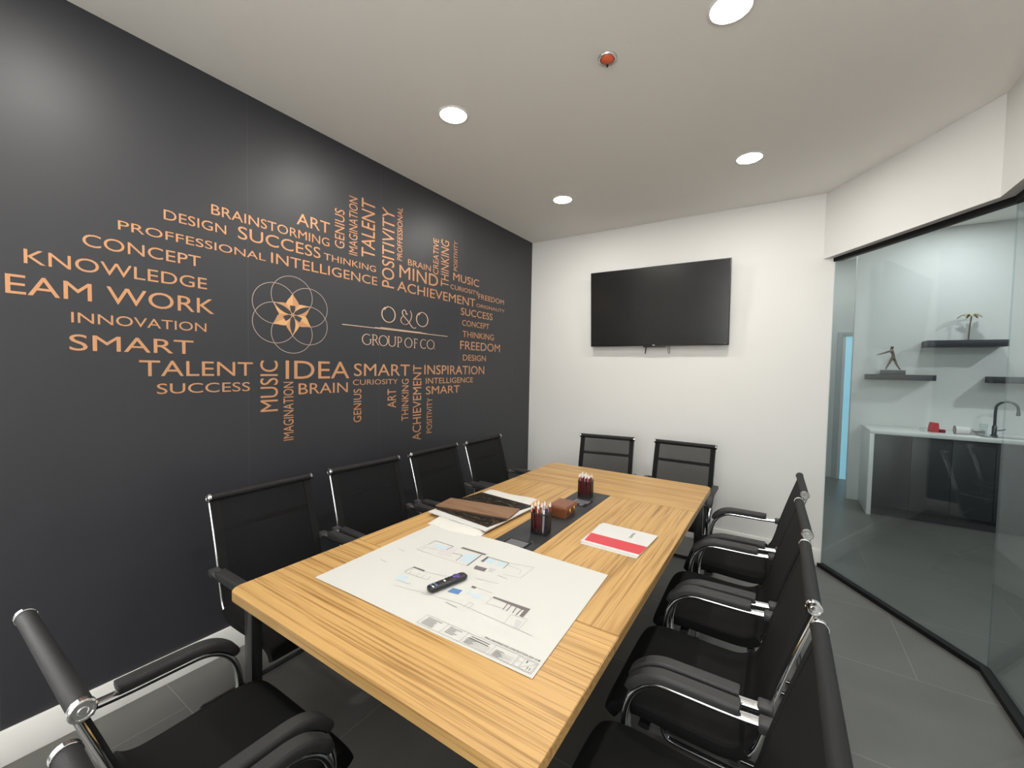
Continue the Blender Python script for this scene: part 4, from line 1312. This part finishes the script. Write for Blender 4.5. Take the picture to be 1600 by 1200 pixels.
def fill(cx, cy, kinds, grp, labs):
    n = len(kinds)
    m = 3 if n <= 9 else 4
    step = 0.046 / (m - 1)
    cells = [((i % m) * step - 0.023, (i // m) * step - 0.023) for i in range(n)]
    for (gx, gy), k in zip(cells, kinds):
        dx, dy = rnd.uniform(-0.0016, 0.0016), rnd.uniform(-0.0016, 0.0016)
        q = rnd.uniform(1.18, 1.30)
        stand(get_pen(k), cx, cy, gx, gy, gx * q + dx, gy * q + dy, rnd.uniform(0, 6.28), labs[k], grp)
fill(1.462, -2.352, ['red', 'red', 'white', 'red', 'red', 'blue', 'red', 'red', 'red'], 'pens in the cup nearer the drawing sheet',
     {'red': 'dark red pen with pale top in the cup nearer the drawing sheet', 'white': 'single white and silver pen in the cup nearer the drawing sheet', 'blue': 'single navy pen with silver top in the cup nearer the drawing sheet'})
fill(1.415, -1.715, ['red'] * 14, 'pens in the far cup', {'red': 'dark red pen with pale top in the far mesh cup'})

# ------------------------------------------------------------------ kitchenette beyond the glass
def shelf(x0, x1, y0, z0, z1, lab):
    s = MB().bx(0, x1 - x0, 0, 2.41 - y0, 0, z1 - z0, 0.002).build('floating_shelf', MT['shelf'], None, True, (x0, y0, z0))
    tag(s, lab, 'shelf', 'floating shelves on the kitchenette wall')
shelf(3.205, 3.774, 2.20, 1.458, 1.520, 'charcoal floating shelf holding the bronze figure')
shelf(3.687, 4.285, 2.20, 1.826, 1.895, 'charcoal floating shelf holding the golden palm ornament, highest of the shelves')
shelf(4.192, 4.790, 2.20, 1.450, 1.517, 'charcoal floating shelf above the faucet')

fg = empty('bronze_figure', (3.43, 2.29, 1.52))
tag(fg, 'small bronze statuette of a striding figure on a block, on the left shelf', 'statuette')
MB().bx(-0.100, 0.105, -0.05, 0.05, 0.0, 0.050, 0.003).build('plinth', MT['stone'], fg)
def skin(name, pts, edges, m, parent, sub=2):
    me = bpy.data.meshes.new(name)
    me.from_pydata([p[:3] for p in pts], edges, [])
    o = bpy.data.objects.new(name, me)
    COL.objects.link(o)
    md = o.modifiers.new('skin', 'SKIN')
    md.use_smooth_shade = True
    for i, p in enumerate(pts):
        v = me.skin_vertices[0].data[i]
        v.radius = (p[3], p[4] if len(p) > 4 else p[3])
        v.use_root = (i == 0)
    s = o.modifiers.new('sub', 'SUBSURF'); s.levels = sub; s.render_levels = sub
    dg = bpy.context.evaluated_depsgraph_get()
    ev = o.evaluated_get(dg)
    me2 = bpy.data.meshes.new_from_object(ev)
    me2.name = name
    bpy.data.objects.remove(o)
    me2.materials.clear()
    me2.materials.append(m)
    me2.shade_smooth()
    o2 = bpy.data.objects.new(name, me2)
    COL.objects.link(o2)
    o2.parent = parent
    return o2
F = [(-0.003, 0, 0.180, 0.0207, 0.0159),        # 0 pelvis
     (0.002, 0, 0.212, 0.0171, 0.0134), (-0.004, 0, 0.245, 0.0232, 0.0159), (-0.012, 0, 0.272, 0.0146, 0.0122), (-0.014, 0, 0.288, 0.0098),   # spine, neck
     (-0.012, -0.002, 0.306, 0.0171, 0.0183), (-0.008, -0.002, 0.322, 0.0134),   # head
     (-0.016, -0.014, 0.172, 0.0146), (-0.036, -0.016, 0.120, 0.0110), (-0.058, -0.016, 0.066, 0.0073), (-0.050, -0.018, 0.054, 0.0061),    # left leg
     (0.016, 0.014, 0.172, 0.0146), (0.036, 0.016, 0.115, 0.0110), (0.066, 0.016, 0.062, 0.0073), (0.076, 0.016, 0.054, 0.0061),       # right leg
     (-0.034, -0.018, 0.262, 0.0110), (-0.075, -0.018, 0.245, 0.0085), (-0.125, -0.014, 0.228, 0.0055), (-0.142, -0.013, 0.222, 0.0043),   # arms forward
     (-0.024, 0.018, 0.262, 0.0110), (0.014, 0.026, 0.222, 0.0085), (0.018, 0.024, 0.185, 0.0061)]
E_ = [(0, 1), (1, 2), (2, 3), (3, 4), (4, 5), (5, 6), (0, 7), (7, 8), (8, 9), (9, 10), (0, 11), (11, 12), (12, 13), (13, 14), (3, 15), (15, 16), (16, 17), (17, 18), (3, 19), (19, 20), (20, 21)]
skin('figure', F, E_, MT['bronze'], fg)

pl_ = empty('palm_ornament', (4.022, 2.30, 1.895))
tag(pl_, 'slender ornament with a golden leaf crown on a dark stem, on the top shelf', 'ornament')
MB().lathe([(0.0, 0.0), (0.028, 0.0), (0.026, 0.006), (0.006, 0.010), (0.0, 0.010)], n=20).build('foot', MT['bronze'], pl_)
MB().tube(smooth_path([(0.0, 0, 0.006), (0.002, 0, 0.09), (0.006, 0, 0.17), (0.014, 0, 0.262)], 6), 0.006, 10).build('stem', MT['bronze'], pl_)
for k in range(7):
    t = 2 * PI * k / 7
    ln = 0.075 + 0.03 * (k % 2)
    lf = MB()
    rows = []
    for i in range(8):
        s = i / 7
        rr = 0.006 + ln * s
        z = 0.262 + 0.020 * math.sin(PI * min(1, s * 1.05)) - 0.018 * s * s
        w = 0.017 * math.sin(PI * (0.08 + 0.92 * s) * 0.98) + 0.001
        c, sn = math.cos(t), math.sin(t)
        rows.append([(0.014 + rr * c - w * sn, rr * sn + w * c, z - 0.004), (0.014 + rr * c, rr * sn, z + 0.002), (0.014 + rr * c + w * sn, rr * sn - w * c, z - 0.004)])
    for dz in (0.0, -0.003):
        vv = [[lf.bm.verts.new((p[0], p[1], p[2] + dz)) for p in r] for r in rows]
        for a_, b_ in zip(vv, vv[1:]):
            for i in range(2):
                lf.bm.faces.new((a_[i], a_[i + 1], b_[i + 1], b_[i]))
    lf.build('leaf', MT['gold'], pl_)

# counter
wt = empty('countertop', (3.2, 1.82, 0))
tag(wt, 'white quartz worktop with a waterfall side, seen through the glass', 'countertop')
MB().bx(0, 3.3, 0, 0.588, 0.880, 0.918, 0.002).build('top', MT['quartz'], wt)
MB().bx(0, 0.038, 0, 0.588, 0.0, 0.880, 0.002).build('waterfall_side', MT['quartz'], wt)
for k in range(5):
    x = 3.2385 + 0.60 * k
    cb = empty('base_cabinet', (x, 1.84, 0))
    tag(cb, ['charcoal base cabinet at the waterfall side of the worktop', 'charcoal base cabinet, second from the waterfall side', 'charcoal base cabinet under the sink', 'charcoal base cabinet, first past the sink', 'charcoal base cabinet, farthest from the waterfall side'][k], 'cabinet', 'charcoal base cabinets under the worktop')
    MB().bx(0, 0.599, 0.02, 0.567, 0.10, 0.8795).bx(0, 0.599, 0.06, 0.567, 0.0, 0.10).build('carcass', MT['cabinet'], cb, False)
    for q in range(2):
        MB().bx(0.0015 + 0.3 * q, 0.2985 + 0.3 * q, 0.0, 0.0195, 0.102, 0.877, 0.0015).build('cabinet_door', MT['cabinet'], cb)

fc = empty('kitchen_faucet', (4.20, 2.13, 0.918))
tag(fc, 'dark gooseneck kitchen faucet rising from the worktop', 'faucet')
MB().lathe([(0, 0), (0.030, 0), (0.028, 0.008), (0.019, 0.014), (0.018, 0.10), (0.014, 0.105), (0, 0.105)], n=20).build('base', MT['faucet'], fc)
arc_ = [(0, 0, 0.10), (0, 0, 0.24)] + [(0.075 - 0.075 * math.cos(a_), -0.01 * math.sin(a_ / 2), 0.275 + 0.075 * math.sin(a_)) for a_ in [PI * i / 12 for i in range(1, 13)]] + [(0.151, -0.01, 0.245)]
MB().tube(arc_, 0.0115, 12).cyl((0.151, -0.01, 0.25), (0.152, -0.01, 0.215), 0.015, n=14).build('spout', MT['faucet'], fc)
MB().tube([(0.016, 0, 0.055), (0.05, -0.005, 0.062), (0.075, -0.01, 0.075)], 0.006, 10).build('handle', MT['faucet'], fc)
MB().bx(-0.30, 0.28, -0.20, -0.02, 0.0, 0.004, 0.0015).build('sink_rim', MT['steel'], None, True, (4.36, 2.10, 0.918))
sk = bpy.data.objects['sink_rim']
sk.name = 'kitchen_sink'; sk.data.name = 'kitchen_sink'
tag(sk, 'steel sink rim set into the worktop in front of the faucet', 'sink')

rb = empty('snack_packet', (3.745, 2.08, 0.918), math.radians(8))
tag(rb, 'red packet standing on the worktop left of the white cup', 'packet')
mb = MB()
mb.sweep([(0, 0, 0.001), (0.001, 0, 0.012), (0.002, 0, 0.05), (0.004, 0, 0.082), (0.005, 0, 0.094), (0.006, 0, 0.102)], [(p[0], p[1]) for p in oval(0.086, 0.058, 20, 3.0)], (1, 0, 0), True, [0.94, 1.0, 0.98, 0.90, 0.84, 0.80])
mb.build('wrapper', MT['red_bag'], rb)
MB().bx(0.044, 0.092, -0.025, 0.025, 0.001, 0.034, 0.006).build('wrapper_end', MT['pen_red'], rb)
MB().bx(-0.105, -0.046, -0.03, 0.03, 0.001, 0.045, 0.008).build('clear_end', MT['clear'], rb)

wc = empty('white_cup', (3.90, 2.06, 0.918 + 0.042), 0.0)
tag(wc, 'white cup lying on its side with a dark rim, on the worktop', 'cup')
mb = MB()
n = 26
for x0, x1, r0_, r1_, m in ((0.0, 0.105, 0.042, 0.036, 'pen_white'),):
    mb.use(MT[m]).cyl((x0, 0, 0), (x1, 0, 0), r0_, r1_, n, False).cyl((x0 + 0.001, 0, 0), (x1 - 0.004, 0, 0), r0_ - 0.003, r1_ - 0.003, n, False).cyl((x1 - 0.004, 0, 0), (x1, 0, 0), r1_, r1_, n)
mb.build('cup_body', None, wc)
rp_ = [(0.0, 0.0415 * math.cos(2 * PI * i / 24), 0.0415 * math.sin(2 * PI * i / 24)) for i in range(25)]
MB().tube(rp_, 0.0022, 8).build('rim', MT['btn_dark'], wc)
tr_ = MB().bx(-0.055, 0.055, -0.03, 0.03, 0.0, 0.055, 0.008).build('foil_tray', MT['steel'], None, True, (4.072, 2.10, 0.918))
tag(tr_, 'small shiny steel container on the worktop between cup and faucet', 'container')
gl = MB().lathe([(0.0, 0.0), (0.028, 0.0), (0.034, 0.11), (0.032, 0.11), (0.026, 0.005), (0.0, 0.005)], n=24).build('drinking_glass', MT['clear'], None, True, (4.155, 2.24, 0.918))
tag(gl, 'clear drinking glass standing at the left of the faucet', 'glass')
